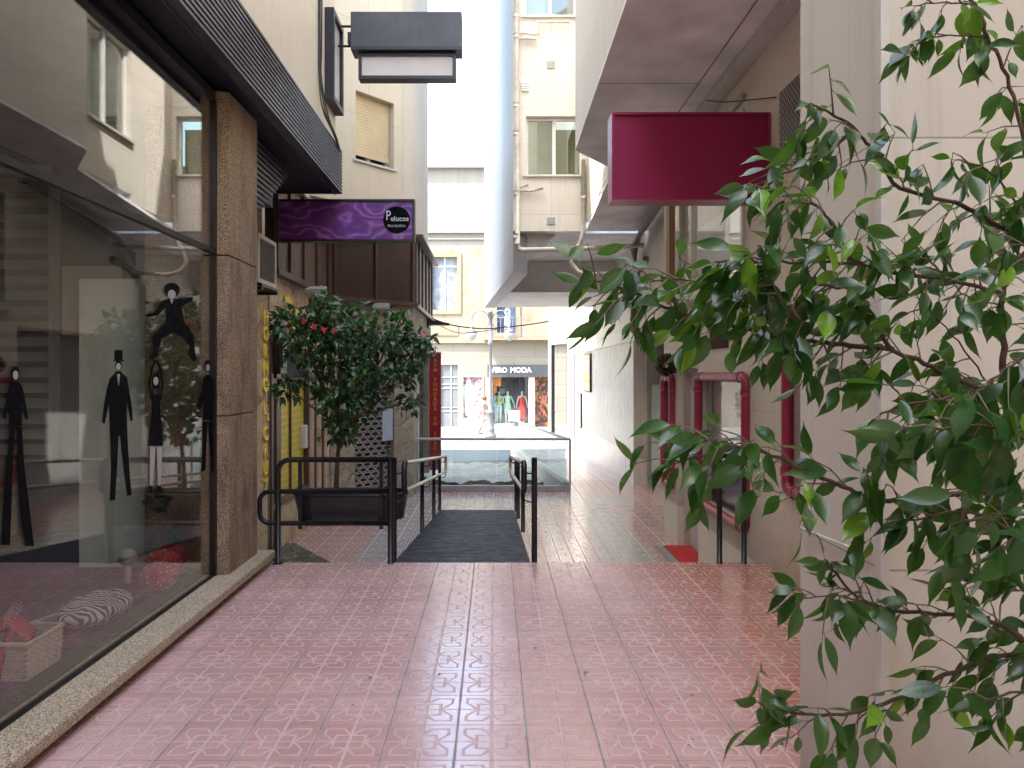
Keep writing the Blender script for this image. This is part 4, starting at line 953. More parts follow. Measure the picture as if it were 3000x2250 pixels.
# plaques
def plaque(y0, y1, z0, z1, mat, label, cat):
    t = thing('wall_plaque', label, cat, (2.69, (y0+y1)/2, z0))
    MB().box(2.645, 2.698, y0, y1, z0, z1).build('frame', m_black, t); MB().box(2.636, 2.644, y0+.04, y1-.04, z0+.03, z1-.03).build('face', mat, t)
plaque(20.4, 22.0, 1.05, 2.12, posterfig('map_print', [(0, (.55, .35, .12)), (.4, (.60, .48, .25)), (.7, (.58, .54, .42)), (1, (.35, .36, .34))]), 'framed orange and cream street map on the marble wall', 'map')
plaque(22.6, 23.9, -.10, .95, posterfig('notice_print', [(0, (.36, .34, .28)), (.5, (.46, .44, .36)), (1, (.30, .29, .26))]), 'framed grey notice board below the street map, nearer the street', 'notice board')
# magenta projecting sign
MS = thing('projecting_sign', 'large blank magenta box sign projecting from the right wall', 'sign', (1.58, 6.0, 2.94))
MB().box(.955, 2.20, 5.94, 6.12, 2.96, 3.63).build('box', m_magenta, MS, bev=.004)
b = MB(); x0, x1, z0, z1 = .943, 2.21, 2.945, 3.645
b.box(x0, x1, 5.92, 5.938, z0, z0+.02).box(x0, x1, 5.92, 5.938, z1-.02, z1).box(x0, x0+.02, 5.92, 5.938, z0+.02, z1-.02).box(x1-.02, x1, 5.92, 5.938, z0+.02, z1-.02)
b.box(x0, x0+.011, 5.94, 6.14, z0, z1).box(x0+.012, x1, 5.94, 6.14, z0, z0+.011).box(x0+.012, x1, 5.94, 6.14, z1-.011, z1)
b.build('edge_frame', plain('magenta_frame', (.27, .006, .068), .36), MS)
# lattice grilles
def lattice(y0, y1, z0, z1, mat, label, x=2.2):
    t = thing('wall_grille', label, 'grille', (x, (y0+y1)/2, z0)); b = MB(); st = .05; n = int((y1-y0+z1-z0)/st)
    for k in range(n+1):
        for sgn in (1, -1):
            pts = []
            s = k*st
            a = (y0+s, z0) if s < y1-y0 else (y1, z0+s-(y1-y0)); c = (y0, z0+s) if s < z1-z0 else (y0+s-(z1-z0), z1)
            if sgn < 0: a = (y0+y1-a[0], a[1]); c = (y0+y1-c[0], c[1])
            if abs(a[0]-c[0]) > 1e-3: b.tube([(x, a[0], a[1]), (x, c[0], c[1])], .004, 4)
    b.build('mesh', mat, t); MB().box(x+.012, x+.018, y0, y1, z0, z1).build('backing', m_intd, t)
lattice(5.30, 5.72, 3.18, 3.72, m_al, 'pale diamond-mesh grille over a black opening high on the wall beside the pillar')
lattice(7.0, 7.55, 1.80, 2.22, m_brown, 'brown diamond-mesh grille above the large pink-framed salon window')
# dried wreath
r = random.Random(12); b = MB()
for k in range(420):
    d = rdir(r); c0 = Vector((2.10, 9.0, 1.66)); leaf(b, c0+d*.07, d+rdir(r)*.5, rdir(r), .085, .03, PROF_H)
tag(b.build('dried_bouquet', leafmat('dry_leaf', (.05, .045, .02), (.16, .11, .06), (.08, .06, .02), (.25, .18, .12), .2, .8), smooth=True), 'ball of dried greenery hanging on the wall corner by the salon door', 'bouquet')
# wire across soffit
tag(MB().tube(spline([(2.1, 7.3, 4.25), (2.12, 6.8, 4.05), (2.18, 6.2, 3.85), (2.19, 5.75, 3.70)], 5), .006, 6).build('wire', m_cable), 'loose dark wire from the soffit to the mesh grille', 'wire')
tag(MB().tube(spline([(-1.3, 15.6, 2.72), (-.9, 15.9, 2.60), (-.2, 16.5, 2.56), (.6, 17, 2.66), (1.3, 17.6, 2.80)], 6), .014, 6).tube(spline([(-1.3, 15.6, 2.66), (-.8, 15.9, 2.44), (-.3, 16.5, 2.50), (.1, 17, 2.58)], 6), .008, 6).build('overhead_cable', m_cable), 'sagging cables strung across the passage above the street lamp', 'cable')

# ================================================================== RAMP, RAILS
rp = MB(); YR0, YR1 = 6.101, 11.35
rp.prism([(-.826, YR0), (.30, YR0), (.30, YR1), (-.826, YR1)], lambda p: -.005-.03-(p[1]-YR0)/(YR1-YR0)*.505, lambda p: -.004-(p[1]-YR0)/(YR1-YR0)*.530)
tag(rp.build('access_ramp', m_rub), 'black rubber-covered wheelchair ramp down from the tiled platform', 'ramp')
def rz(y): return -(y-YR0)/(YR1-YR0)*.53
def ramp_rail(xp, xr, label):
    t = thing('ramp_handrail', label, 'handrail', (xp, 6.2, 0), 'handrails of the ramp')
    for i, y in enumerate((6.14, 8.55, 10.2, 11.3)):
        pz = .86+rz(y) if i == 0 else .80+rz(y)
        MB().tube([(xp, y, rz(y)-.03 if i else -.5), (xp, y, pz)], .024, 12).build('post', m_black, t, smooth=True)
        b = MB()
        for h in (.80, .565):
            b.tube(spline([(xp, y, h+rz(y)-.07), (xp+(xr-xp)*.6, y, h+rz(y)-.07), (xr, y, h+rz(y)-.05), (xr, y, h+rz(y)-.01)], 3), .007, 6)
        b.build('bracket', m_black, t, smooth=True)
    for h in (.815, .58):
        MB().tube([(xr, 6.18, h+rz(6.18)), (xr, 11.4, h+rz(11.4))], .019, 12).build('rail', m_rail, t, smooth=True)
    for yy, s in ((6.20, -1), (11.4, 1)):
        zt, zb = .815+rz(yy), .58+rz(yy); q = .06
        pts = [(xr, yy-s*.02, zt)]+[(xr, yy+s*q*math.sin(R(a)), zt-q+q*math.cos(R(a))) for a in range(15, 91, 15)]+[(xr, yy+s*q*math.cos(R(a)), zb+q-q*math.sin(R(a))) for a in range(0, 76, 15)]+[(xr, yy-s*.02, zb)]
        MB().tube(pts, .024, 12).build('end_loop', m_black if s < 0 else m_rail, t, smooth=True)
ramp_rail(-.83, -.745, 'black posts with cream rails along the left side of the ramp')
ramp_rail(.335, .25, 'black posts with cream rails along the right side of the ramp')
# guard rail at the platform edge, left
gr = thing('guard_rail', 'black tubular guard rail at the platform edge left of the ramp', 'guard rail', (-1.3, 6.08, 0))
y = 6.05; x0, x1 = -1.765, -.845; q = .10
b = MB(); b.tube([(x0, y, -.02), (x0, y, .85-q)]+[(x0+q-q*math.cos(R(a)), y, .85-q+q*math.sin(R(a))) for a in range(15, 91, 15)]+[(x1+.02, y, .85)], .022, 14); b.build('top_rail', m_black, gr, smooth=True)
b = MB(); q = .085; xl = x0-.15; b.tube([(x1, y, .59), (xl+q, y, .59)]+[(xl+q-q*math.sin(R(a)), y, .59-q+q*math.cos(R(a))) for a in range(15, 91, 15)]+[(xl+q-q*math.cos(R(a)), y, .33+q-q*math.sin(R(a))) for a in range(0, 91, 15)]+[(x1, y, .33)], .020, 14); b.build('lower_rail', m_black, gr, smooth=True)
MB().tube([(x1, y, -.02), (x1, y, .865)], .024, 14).build('post', m_black, gr, smooth=True)
MB().box(x0-.035, x0+.035, y-.035, y+.035, -.001, .012).build('foot_plate', m_black, gr)
# two posts right side
gp = thing('guard_rail', 'short black guard rail with two posts before the pink-framed salon window', 'guard rail', (1.9, 6.03, 0))
for px in (719.5, 744):
    x = (px-VX)*6.05/F; MB().tube([(x, 6.05, -.02), (x, 6.05, .90)], .022, 12).build('post', m_black, gp, smooth=True)
xa, xb = (719.5-VX)*6.05/F, (744-VX)*6.05/F
MB().tube([(xa, 6.05, .88), (xb, 6.05, .88)], .02, 12).tube([(xa, 6.05, .58), (xa+.04, 6.05, .58)], .01, 8).build('rail', m_black, gp, smooth=True)
# cream strip painting the highlight along a pillar joint behind the ficus
tag(MB().tube([(1.172, 2.30, .985), (1.165, 2.82, .965)], .004, 8).build('joint_highlight', m_drain), 'thin cream strip added as the highlight on the pillar joint behind the fig leaves', 'trim')

# planter box on the rail
PB = thing('planter_box', 'black oval-ended planter trough hanging behind the guard rail', 'planter', (-1.22, 6.33, .33))
def oval(x0, x1, yc, r, n=8):
    return [(x1-r+r*math.cos(R(-90+180*i/n)), yc+r*math.sin(R(-90+180*i/n))) for i in range(n+1)]+[(x0+r+r*math.cos(R(90+180*i/n)), yc+r*math.sin(R(90+180*i/n))) for i in range(n+1)]
pb = MB(); o1 = oval(-1.66, -.77, 6.33, .15); o2 = oval(-1.71, -.735, 6.33, .175); n = len(o1)
pb.add([(x, y, .325) for x, y in o1]+[(x, y, .54) for x, y in o2]+[(x, y, .53) for x, y in oval(-1.69, -.755, 6.33, .155)]+[(x, y, .50) for x, y in oval(-1.69, -.755, 6.33, .155)],
       [tuple(range(n))[::-1]]+[(i+k*n, (i+1) % n+k*n, (i+1) % n+(k+1)*n, i+(k+1)*n) for k in range(3) for i in range(n)])
pb.build('trough', plain('black_plastic', (.014, .014, .018), .35, 0, .3, 5), PB, smooth=False)
MB().prism(oval(-1.69, -.755, 6.33, .152), .46, .505).build('soil', plain('soil', (.03, .02, .015), .95, bump=.6), PB)
MB().tube([(x, y, .54) for x, y in o2], .012, 8, closed=True).build('rim', m_black, PB, smooth=True)
for x in (-1.60, -.93): MB().box(x-.016, x+.016, 6.10, 6.12, .27, .84).box(x-.016, x+.016, 6.12, 6.34, .30, .322).build('bracket', m_black, PB)
# hibiscus in the planter
HB = thing('hibiscus_bush', 'round-headed dark green hibiscus with a few red flowers growing in the black planter', 'bush', (-1.34, 6.33, .50))
r = random.Random(21); tr = MB(); top = D(735, 930, 6.33)
tr.tube(spline([(-1.35, 6.33, .46), (-1.345, 6.34, .75), top, top+Vector((.02, 0, .2))], 4), [.024-.0012*i for i in range(13)], 10)
blobs = [(650,700,62,48,150),(745,700,90,52,330),(705,745,95,55,270),(835,735,70,50,230),(905,748,40,36,110),(730,800,80,55,250),(820,795,72,50,230),(880,800,28,38,70),(622,838,38,24,60),(755,870,75,48,260),(735,930,50,26,90),(885,868,24,22,36),(620,690,30,34,60),(865,690,30,22,40),(700,648,40,12,26)]
lm = MB()
for (cx, cy, rx, ry, cnt) in blobs:
    c = D(cx, cy, 6.33); ax = rx*.46293*6.33/F; az = ry*.46293*6.33/F
    tr.tube(spline([top+Vector((0, 0, .05)), (top+c)/2+rdir(r)*.04, c], 4), [.012-.0009*i for i in range(9)], 6)
    k = 0
    while k < cnt*.55:
        d = rdir(r); rad = r.random()**.4; dy = .34 if rx > 60 else .2
        p = c+Vector((d.x*ax*rad, d.y*dy*rad, d.z*az*rad))
        if r.random() < .3: tr.tube([c+(p-c)*.4, p], .002, 4, caps=False)
        for j in range(r.randint(2, 4)):
            dirn = (d*.6+rdir(r)*.9+Vector((0, -.1, -.25))); up = Vector((0, -.25, 1))+rdir(r)*.7
            leaf(lm, p+rdir(r)*.02, dirn, up, r.uniform(.05, .095), r.uniform(.028, .048), PROF_H, .25, .35)
            k += .42
tr.build('trunk', m_bark, HB, smooth=True); lm.build('crown', m_hib, HB, smooth=True)
for (x, y_, cc_) in ((655, 693, 0), (678, 705, 0), (700, 712, 0), (722, 716, 0), (914, 722, 1)):
    b = MB(); c = D(x, y_, 6.02)
    for k in range(5):
        a = k*1.256+r.random(); d = Vector((math.cos(a), -.5, math.sin(a)*.9)); leaf(b, c, d, Vector((0, -1, .2)), .030, .018, PROF_H, .3, .6)
    b.tube([c, c+Vector((0, -.03, -.03))], .003, 5)
    b.build('flower', [m_hang, plain('pink_petal', (.55, .12, .18), .6)][cc_], HB, smooth=True)

# ================================================================== GLASS BALUSTRADE
GB = thing('glass_balustrade', 'glass balustrade with steel handrail around the sunken cobbled passage', 'balustrade', (0, 13.1, ZL))
BY = 13.1; bx0_, bx1_ = -1.44, 1.335; zt = .40; zb = -.425
MB().box(bx0_, bx1_+.02, BY-.04, BY+.04, -.9, zb).build('base', plain('steel_grey', (.30, .29, .30), .45, .3), GB)
xs = [bx0_+.02, -.75, .05, .75, bx1_-.02]
for i in range(4): MB().box(xs[i]+.006, xs[i+1]-.006, BY-.008, BY+.008, zb+.001, zt-.02).build('glass_panel', g_bal, GB)
MB().tube([(bx0_, BY, zt), (bx1_+.02, BY, zt)], .024, 12).build('handrail', m_hr, GB, smooth=True)
MB().box(bx1_-.01, bx1_+.03, BY-.02, BY+.02, zb, zt-.02).build('post', m_al, GB)
bv = Vector(bal1)-Vector(bal0); bL = bv.length; bv.normalize()
def bpt(s, z, off=0.): q = Vector(bal0)+bv*s; return Vector((q.x+off, q.y, z))
def zwall(s): return -.37-.22*s/bL
def ztop(s): return .40-.21*s/bL
MB().prism([(1.34, 13.15), (.625, 21.99), (.50, 21.99), (1.20, 13.15)], -1.3, lambda p: zwall((p[1]-13.1)/bv.y)).build('side_wall', plain('parapet_stone', (.42, .40, .33), .7), GB)
for i in range(4):
    s0, s1 = .12+i*(bL-.15)/4, .12+(i+1)*(bL-.15)/4-.03
    MB().add([bpt(s0, zwall(s0)+.004, -.05), bpt(s1, zwall(s1)+.004, -.05), bpt(s1, ztop(s1), -.05), bpt(s0, ztop(s0), -.05), bpt(s0, zwall(s0)+.004, -.062), bpt(s1, zwall(s1)+.004, -.062), bpt(s1, ztop(s1), -.062), bpt(s0, ztop(s0), -.062)], [(0,1,2,3),(7,6,5,4),(0,4,5,1),(1,5,6,2),(2,6,7,3),(3,7,4,0)]).build('glass_panel', g_bal, GB)
MB().tube([bpt(0, .40, -.05), bpt(bL, ztop(bL), -.05)], .026, 12).build('handrail', m_hr, GB, smooth=True)
MB().tube([bpt(.1, zwall(0)+.02, -.05), bpt(bL, zwall(bL)+.02, -.05)], .02, 8).build('lower_channel', m_al, GB, smooth=True)
MB().tube([(.60, 22.05, -1.0), (.60, 22.05, .19)], .035, 12).build('post', m_al, GB, smooth=True)
bxn = thing('bollard_box', 'cream box on a dark post at the street end of the glass balustrade', 'box', (.60, 22.2, -1))
MB().box(.44, .78, 22.1, 22.4, .12, .45).build('case', plain('cream_case', (.5, .48, .40), .6), bxn, bev=.02); MB().tube([(.60, 22.25, -1.0), (.60, 22.25, .12)], .03, 10).build('post', m_black, bxn)

# ================================================================== STREET LAMP
LP = thing('street_lamp', 'pale grey ornate street lamp with two scrolled arms and hanging lanterns', 'street lamp', (-.15, 31.4, ZS))
lx, ly = -.15, 31.4
m_iron = plain('pale_grey_iron', (.15, .15, .16), .5, .2, .1, 5)
LP_z = lambda py: CH-(py-VY)*ly/F
b = MB(); b.lathe([(.24, 0), (.24, .12), (.19, .18), (.17, .3), (.20, .38), (.14, .46), (.13, 1.0), (.17, 1.06), (.17, 1.14), (.10, 1.22), (.075, 1.5), (.07, 2.6), (.06, 3.9), (.10, 3.95), (.14, 4.02), (.10, 4.12), (.09, 4.2)], (lx, ly, ZS), 16)
b.build('column', m_iron, LP, smooth=True)
MB().tube([(lx, ly, ZS+4.2), (lx, ly, ZS+5.3)], .085, 12).lathe([(.085, 0), (.12, .04), (.02, .12), (.001, .2)], (lx, ly, ZS+5.3), 12).build('shaft', m_iron, LP, smooth=True)
for s in (-1, 1):
    ar = MB(); ar.tube([(lx+s*.08, ly, ZS+5.05)]+[Vector((lx+s*(.44-.36*math.cos(R(a))), ly, ZS+5.05+.36*math.sin(R(a)))) for a in range(10, 181, 17)]+[(lx+s*.80, ly, ZS+4.78)], .028, 8)
    ar.tube([Vector((lx+s*(.36+(.26-.0007*a)*math.cos(R(a))), ly, ZS+5.02+(.26-.0007*a)*math.sin(R(a)))) for a in range(0, 300, 20)], .018, 6)
    ar.tube([Vector((lx+s*(.20+(.12-.0003*a)*math.cos(R(a))), ly, ZS+4.62+(.12-.0003*a)*math.sin(R(a)))) for a in range(0, 300, 25)], .014, 6)
    ar.tube([Vector((lx+s*(.08+.14*math.sin(R(a))), ly, ZS+4.35+.5*a/180)) for a in range(0, 181, 30)], .015, 6)
    arm = ar.build('scroll_arm', m_iron, LP, smooth=True)
    la = MB().lathe([(.03, .30), (.05, .24), (.09, .20), (.10, .10), (.20, .02), (.24, -.04)], (lx+s*.80, ly, ZS+4.52), 14).build('lantern_cap', m_iron, arm, smooth=True)
    MB().lathe([(.22, -.045), (.24, -.12), (.19, -.26), (.09, -.36), (.02, -.40)], (lx+s*.80, ly, ZS+4.52), 14).build('lantern_glass', plain('frosted_lantern', (.34, .36, .35), .2), arm, smooth=True)

# ================================================================== PEOPLE / MANNEQUINS
def body(joints, edges, radii):
    """one continuous skinned figure from a joint skeleton, returned as a plain mesh"""
    me = bpy.data.meshes.new('sk'); names = list(joints); ix = {k: i for i, k in enumerate(names)}
    me.from_pydata([joints[k] for k in names], [(ix[a], ix[b]) for a, b in edges], [])
    o = bpy.data.objects.new('sk', me); COL.objects.link(o)
    sk = o.modifiers.new('s', 'SKIN'); lay = me.skin_vertices[0].data
    for k in names: lay[ix[k]].radius = radii[k] if hasattr(radii[k], '__len__') else (radii[k],)*2
    lay[ix['pelvis']].use_root = True
    sb_ = o.modifiers.new('u', 'SUBSURF'); sb_.levels = 1; sb_.render_levels = 1
    bpy.context.view_layer.update(); dg = bpy.context.evaluated_depsgraph_get()
    m2 = bpy.data.meshes.new_from_object(o.evaluated_get(dg)); bpy.data.objects.remove(o); return m2
E_ = [('pelvis','waist'),('waist','chest'),('chest','neck'),('neck','head'),('head','crown'),('chest','shl'),('shl','ell'),('ell','wrl'),('wrl','hal'),('chest','shr'),('shr','elr'),('elr','wrr'),('wrr','har'),
      ('pelvis','hipl'),('hipl','knl'),('knl','anl'),('anl','tol'),('pelvis','hipr'),('hipr','knr'),('knr','anr'),('anr','tor')]
RD = dict(pelvis=(.13,.10), waist=(.11,.085), chest=(.14,.10), neck=.05, head=.085, crown=.07, shl=.05, ell=.038, wrl=.027, hal=.03, shr=.05, elr=.038, wrr=.027, har=.03, hipl=.085, knl=.055, anl=.038, tol=.032, hipr=.085, knr=.055, anr=.038, tor=.032)
def figure(name, label, cat, loc, pose, mats, group=None, rot=0, parts=()):
    t = thing(name, label, cat, loc, group); t.rotation_euler = (0, 0, rot)
    me = body(pose, E_, RD); me.materials.clear(); me.materials.append(mats)
    me.polygons.foreach_set('use_smooth', [True]*len(me.polygons))
    o = bpy.data.objects.new('body', me); COL.objects.link(o); o.parent = t; WL[o.name] = Vector(loc)
    for nm, mb, mt in parts:
        p = mb(Vector(loc)).build(nm, mt, t, smooth=True)
    return t
def pose(lf=0., rf=0., la=0., ra=0., ls=0.08, rs=.08, ax=.12):
    h = {}
    h['pelvis'] = (0, 0, .95); h['waist'] = (0, 0, 1.10); h['chest'] = (0, 0, 1.32); h['neck'] = (0, 0, 1.47); h['head'] = (0, -.01, 1.58); h['crown'] = (0, 0, 1.68)
    for s, sg, f, a, sp in (('l', -1, lf, la, ls), ('r', 1, rf, ra, rs)):
        h['sh'+s] = (sg*.17, 0, 1.40); h['el'+s] = (sg*(.17+ax*.6), -a*.5, 1.12); h['wr'+s] = (sg*(.17+ax), -a, .88); h['ha'+s] = (sg*(.17+ax), -a*1.1, .80)
        h['hip'+s] = (sg*.09, 0, .88); h['kn'+s] = (sg*sp*1.1, -f*.5-.02, .50); h['an'+s] = (sg*sp, -f, .09+.05*abs(f)); h['to'+s] = (sg*sp, -f-.14, .035)
    return {k: Vector(v) for k, v in h.items()}
m_man = plain('mannequin_white', (.5, .46, .40), .4)
def dress(z0, z1, w0, w1):
    def f(L): 
        return MB().lathe([(w0, z0), ((w0+w1)/2*.9, (z0+z1)*.5), (.125, 1.08), (.15, z1-.06), (.13, z1)], L, 18, 1.0, .72)
    return f
def trousers(L):
    b = MB()
    for s in (-1, 1): b.lathe([(.055, .12), (.07, .5), (.10, .88)], L+Vector((s*.09, -.01, 0)), 12)
    b.lathe([(.17, .82), (.155, .95), (.13, 1.06)], L, 16, 1, .72); return b
MZ = ZS+.16; MY = 38.55
def mx(zx): return ((426.6+zx*.0823)-VX)*MY/F
gman = 'mannequins in the clothes shop window'
c_tr = plain('white_trousers', (.55, .60, .58), .8); c_yel = plain('yellow_top', (.55, .50, .20), .8); c_min = plain('mint_dress', (.42, .58, .42), .8); c_red = plain('red_dress', (.60, .02, .03), .7)
figure('mannequin', 'mannequin in a yellow top and white trousers, left in the shop window', 'mannequin', (mx(878), MY, MZ), pose(.05, -.05), m_man, gman, 0, (('trousers', trousers, c_tr), ('top', dress(.95, 1.42, .16, .17), c_yel)))
figure('mannequin', 'mannequin in a mint green dress in the middle of the shop window', 'mannequin', (mx(985), MY, MZ), pose(.1, -.05, ax=.2), m_man, gman, 0, (('dress', dress(.50, 1.42, .19, .18), c_min),))
figure('mannequin', 'mannequin in a long red dress at the right of the shop window', 'mannequin', (mx(1160), MY, MZ), pose(0, .05), m_man, gman, 0, (('dress', dress(.15, 1.38, .26, .2), c_red),))
figure('mannequin', 'mannequin in a pale blue top half hidden behind the street lamp', 'mannequin', (mx(812), MY, MZ), pose(0, .05), m_man, gman, 0, (('trousers', trousers, c_tr), ('top', dress(.80, 1.42, .17, .17), plain('pale_blue_top', (.45, .58, .58), .8))))
def hair(L): return MB().ball(L+Vector((0, .02, 1.64)), .105, 14, 10, sz=1.05)
pd = figure('person', 'person in a pale top and striped trousers walking along the street beside the lamp', 'person', (-.42, 33.2, ZS), pose(.32, -.30, -.18, .22), m_skin, None, R(75),
    (('hair', hair, plain('brown_hair', (.10, .055, .03), .7)), ('top', dress(.92, 1.43, .16, .17), plain('cream_top', (.32, .28, .24), .8)), ))
# walking trousers follow the legs
b = MB(); L = Vector((-.42, 33.2, ZS)); pz = pose(.32, -.30)
for s in 'lr': b.tube([L+pz['hip'+s], L+pz['kn'+s], L+pz['an'+s]+Vector((0, 0, .03))], [.10, .075, .06], 12)
b.lathe([(.17, .84), (.15, .98)], L, 16, 1, .75)
b.build('trousers', posterfig('striped_cloth', [(0, (.10, .10, .14)), (.5, (.5, .48, .46)), (1, (.2, .2, .24))]), pd, smooth=True)
b = MB()
for s in 'lr': q = L+pz['to'+s]; b.ball(q+Vector((0, .06, .005)), .05, 10, 8, sy=2.2, sz=.7)
b.build('shoe', m_black, pd, smooth=True)
b = MB()
for sx_ in (-.035, .035): b.ball(L+Vector((sx_, -.085, 1.59)), .012, 8, 6)
b.build('eye', m_black, pd); MB().ball(L+Vector((0, -.10, 1.565)), .016, 8, 6, sz=1.6).build('nose', m_skin, pd, smooth=True)

# ================================================================== FAR STREET BUILDING
FB = thing('street_building', 'sunlit ochre building across the street with a clothes shop on its ground floor', 'building', (0, 38, ZS))
BYY = 38.0
def fx(zx): return ((426.6+zx*.0823)-VX)*BYY/F
def fz(zy): return CH-((307.2+zy*.0823)-VY)*BYY/F
zG = fz(425)          # top of the stone shopfront
holes = [(fx(170), fx(378), ZS, fz(700)), (fx(445), fx(675), fz(1345), fz(850)), (fx(742), fx(1240), ZS+.12, fz(850)), (fx(1315), fx(1560), ZS, fz(850))]
# stone ground floor built between the openings
b = MB(); T_ = .5; xL, xR = -16, 16
edges = [xL, holes[0][0], holes[0][1], holes[1][0], holes[1][1], holes[2][0], holes[2][1], holes[3][0], holes[3][1], xR]
for i in range(0, len(edges)-1, 2): b.box(edges[i], edges[i+1], BYY, BYY+T_, ZS-.3, zG)
for (x0, x1, z0, z1) in holes:
    b.box(x0, x1, BYY, BYY+T_, z1, zG)
    if z0 > ZS: b.box(x0, x1, BYY, BYY+T_, ZS-.3, z0)
b.build('shopfront_wall', m_shop, FB)
b = MB(); b.box(fx(385), fx(720), BYY-.03, BYY-.001, ZS, fz(1352)); b.build('plinth', plain('pink_granite', (.50, .38, .27), .5), FB)
# upper wall with openings for window and balcony doors
up = [(P(432, 0, BYY).x, P(457, 0, BYY).x, P(0, 310, BYY).z, P(0, 257, BYY).z), (fx(855), fx(1085), fz(310), fz(310)+2.4)]
zR = CH+(VY-168.7)*BYY/F; u1 = up[0]; u2 = up[1]
b = MB(); b.box(xL, u1[0], BYY, BYY+.5, zG+.002, zR).box(u1[1], u2[0], BYY, BYY+.5, zG+.002, zR).box(u2[1], xR, BYY, BYY+.5, zG+.002, zR)
b.box(u1[0], u1[1], BYY, BYY+.5, zG+.002, u1[2]).box(u1[0], u1[1], BYY, BYY+.5, u1[3], zR).box(u2[0], u2[1], BYY, BYY+.5, zG+.002, u2[2]).box(u2[0], u2[1], BYY, BYY+.5, u2[3], zR)
b.build('upper_wall', m_old, FB)
zc = CH+(VY-231)*BYY/F
MB().box(xL, xR, BYY-.18, BYY-.001, zc-.12, zc+.12).box(xL, xR, BYY-.10, BYY-.001, zc-.45, zc-.38).box(xL, xR, BYY-.25, BYY+.5, zR+.001, zR+.08).build('cornice', m_old, FB)
MB().box(xL, xR, BYY+.6, BYY+9, ZS, zR-.1).build('core_wall', m_intd, FB)
m_och = plain('ochre_trim', (.25, .195, .13), .8)
def trimwin(u, name, mat, parts=2):
    t_ = .22; b = MB(); b.box(u[0]-t_, u[0], BYY-.06, BYY-.001, u[2]-t_, u[3]+t_).box(u[1], u[1]+t_, BYY-.06, BYY-.001, u[2]-t_, u[3]+t_).box(u[0], u[1], BYY-.06, BYY-.001, u[3], u[3]+t_).box(u[0], u[1], BYY-.06, BYY-.001, u[2]-t_, u[2])
    w_ = b.build('window', m_och, FB); MB().box(u[0], u[1], BYY+.2, BYY+.26, u[2], u[3]).build(name, mat, w_)
    xm = (u[0]+u[1])/2; MB().box(xm-.03, xm+.03, BYY+.15, BYY+.199, u[2], u[3]).box(u[0], u[1], BYY+.15, BYY+.198, u[3]-.5, u[3]-.44).build('frame', m_alw, w_); return w_
trimwin(u1, 'wooden_shutter', plain('peeling_blue_shutter', (.22, .25, .28), .8, 0, .4, 2.5, streak=.8))
trimwin(u2, 'pane', plain('dark_blue_glass', (.06, .09, .14), .2))
MB().box(fx(80), fx(385), BYY-.04, BYY-.001, fz(345), fz(220)).build('relief_panel', m_och, FB)
MB().box(xL, xR, BYY-.15, BYY-.001, fz(425)-.05, fz(425)+.1).build('string_course', m_och, FB)
# balcony
bc = MB().box(fx(700), xR-8, BYY-.75, BYY-.16, fz(405), fz(375)).build('balcony', m_och, FB)
b = MB(); zb0, zb1 = fz(370), fz(142)
for x0, x1 in ((fx(757), fx(1225)), (fx(1340), fx(1900))):
    b.box(x0, x1, BYY-.72, BYY-.68, zb1, zb1+.05).box(x0, x1, BYY-.72, BYY-.68, zb0+.08, zb0+.12)
    k = x0
    while k <= x1: b.tube([(k, BYY-.70, zb0), (k, BYY-.70, zb1)], .016, 6); k += .20
b.build('railing', plain('grey_railing', (.20, .20, .21), .5), bc)
# shop fascia and lettering
SF = MB().box(fx(740), fx(1620), BYY-.12, BYY-.001, fz(850), fz(700)).build('fascia', plain('graphite_fascia', (.075, .075, .085), .4), FB)
m_sl = plain('white_sign_letters', (.75, .75, .75), .5)
text('lettering', 'VERO', .36, ((fx(770)+fx(990))/2, BYY-.14, fz(766)), FR, m_sl, SF, ext=.02, off=.012, sx=.92)
text('lettering', 'MODA', .36, ((fx(1010)+fx(1275))/2, BYY-.14, fz(766)), FR, m_sl, SF, ext=.02, off=.012, sx=1.0)
bn = thing('banner_sign', 'narrow vertical banner with white letters hanging beside the balcony door', 'sign', (fx(980), BYY-1, fz(290)))
MB().box(fx(955), fx(1005), BYY-1.0, BYY-.96, fz(290), fz(-80)).build('board', plain('slate_banner', (.10, .12, .15), .5), bn)
text('lettering', 'VERO M', .40, (fx(980), BYY-1.005, fz(105)), (R(90), R(-90), 0), m_sl, bn, ext=.004, off=.008)
MB().box(fx(742), fx(800), BYY-.05, BYY-.001, ZS, fz(850)).build('dark_pier', plain('tan_pier', (.42, .33, .24), .6), FB)
# display window interior
dw = MB().box(fx(742), fx(1240), BYY+.08, BYY+.095, ZS+.12, fz(850)).build('shop_window', g_bal, FB)
MB().box(fx(742), fx(1240), BYY+1.05, BYY+1.1, ZS, fz(850)).build('backdrop', plain('teal_backdrop', (.30, .42, .40), .7), dw)
MB().box(fx(742), fx(1240), BYY+.1, BYY+1.04, ZS, MZ).build('display_floor', plain('display_floor_grey', (.50, .52, .50), .5), dw)
MB().box(fx(800), fx(905), BYY+.12, BYY+.15, fz(960), fz(850)).box(fx(800), fx(850), BYY+.16, BYY+.18, fz(1050), fz(965)).build('orange_poster', plain('orange_print', (.62, .16, .03), .6), dw)
MB().box(fx(1040), fx(1080), BYY+.3, BYY+.5, fz(930), fz(855)).build('spotlight', m_black, dw)
MB().box(fx(1240), fx(1315), BYY-.04, BYY-.001, ZS, fz(850)).build('pier', plain('cream_pier', (.60, .56, .44), .6), FB)
tag(MB().box(fx(1262), fx(1302), BYY-.06, BYY-.041, fz(975), fz(912)).build('wall_plate', m_al), 'small grey plate on the cream pier between shop window and entrance', 'plate')
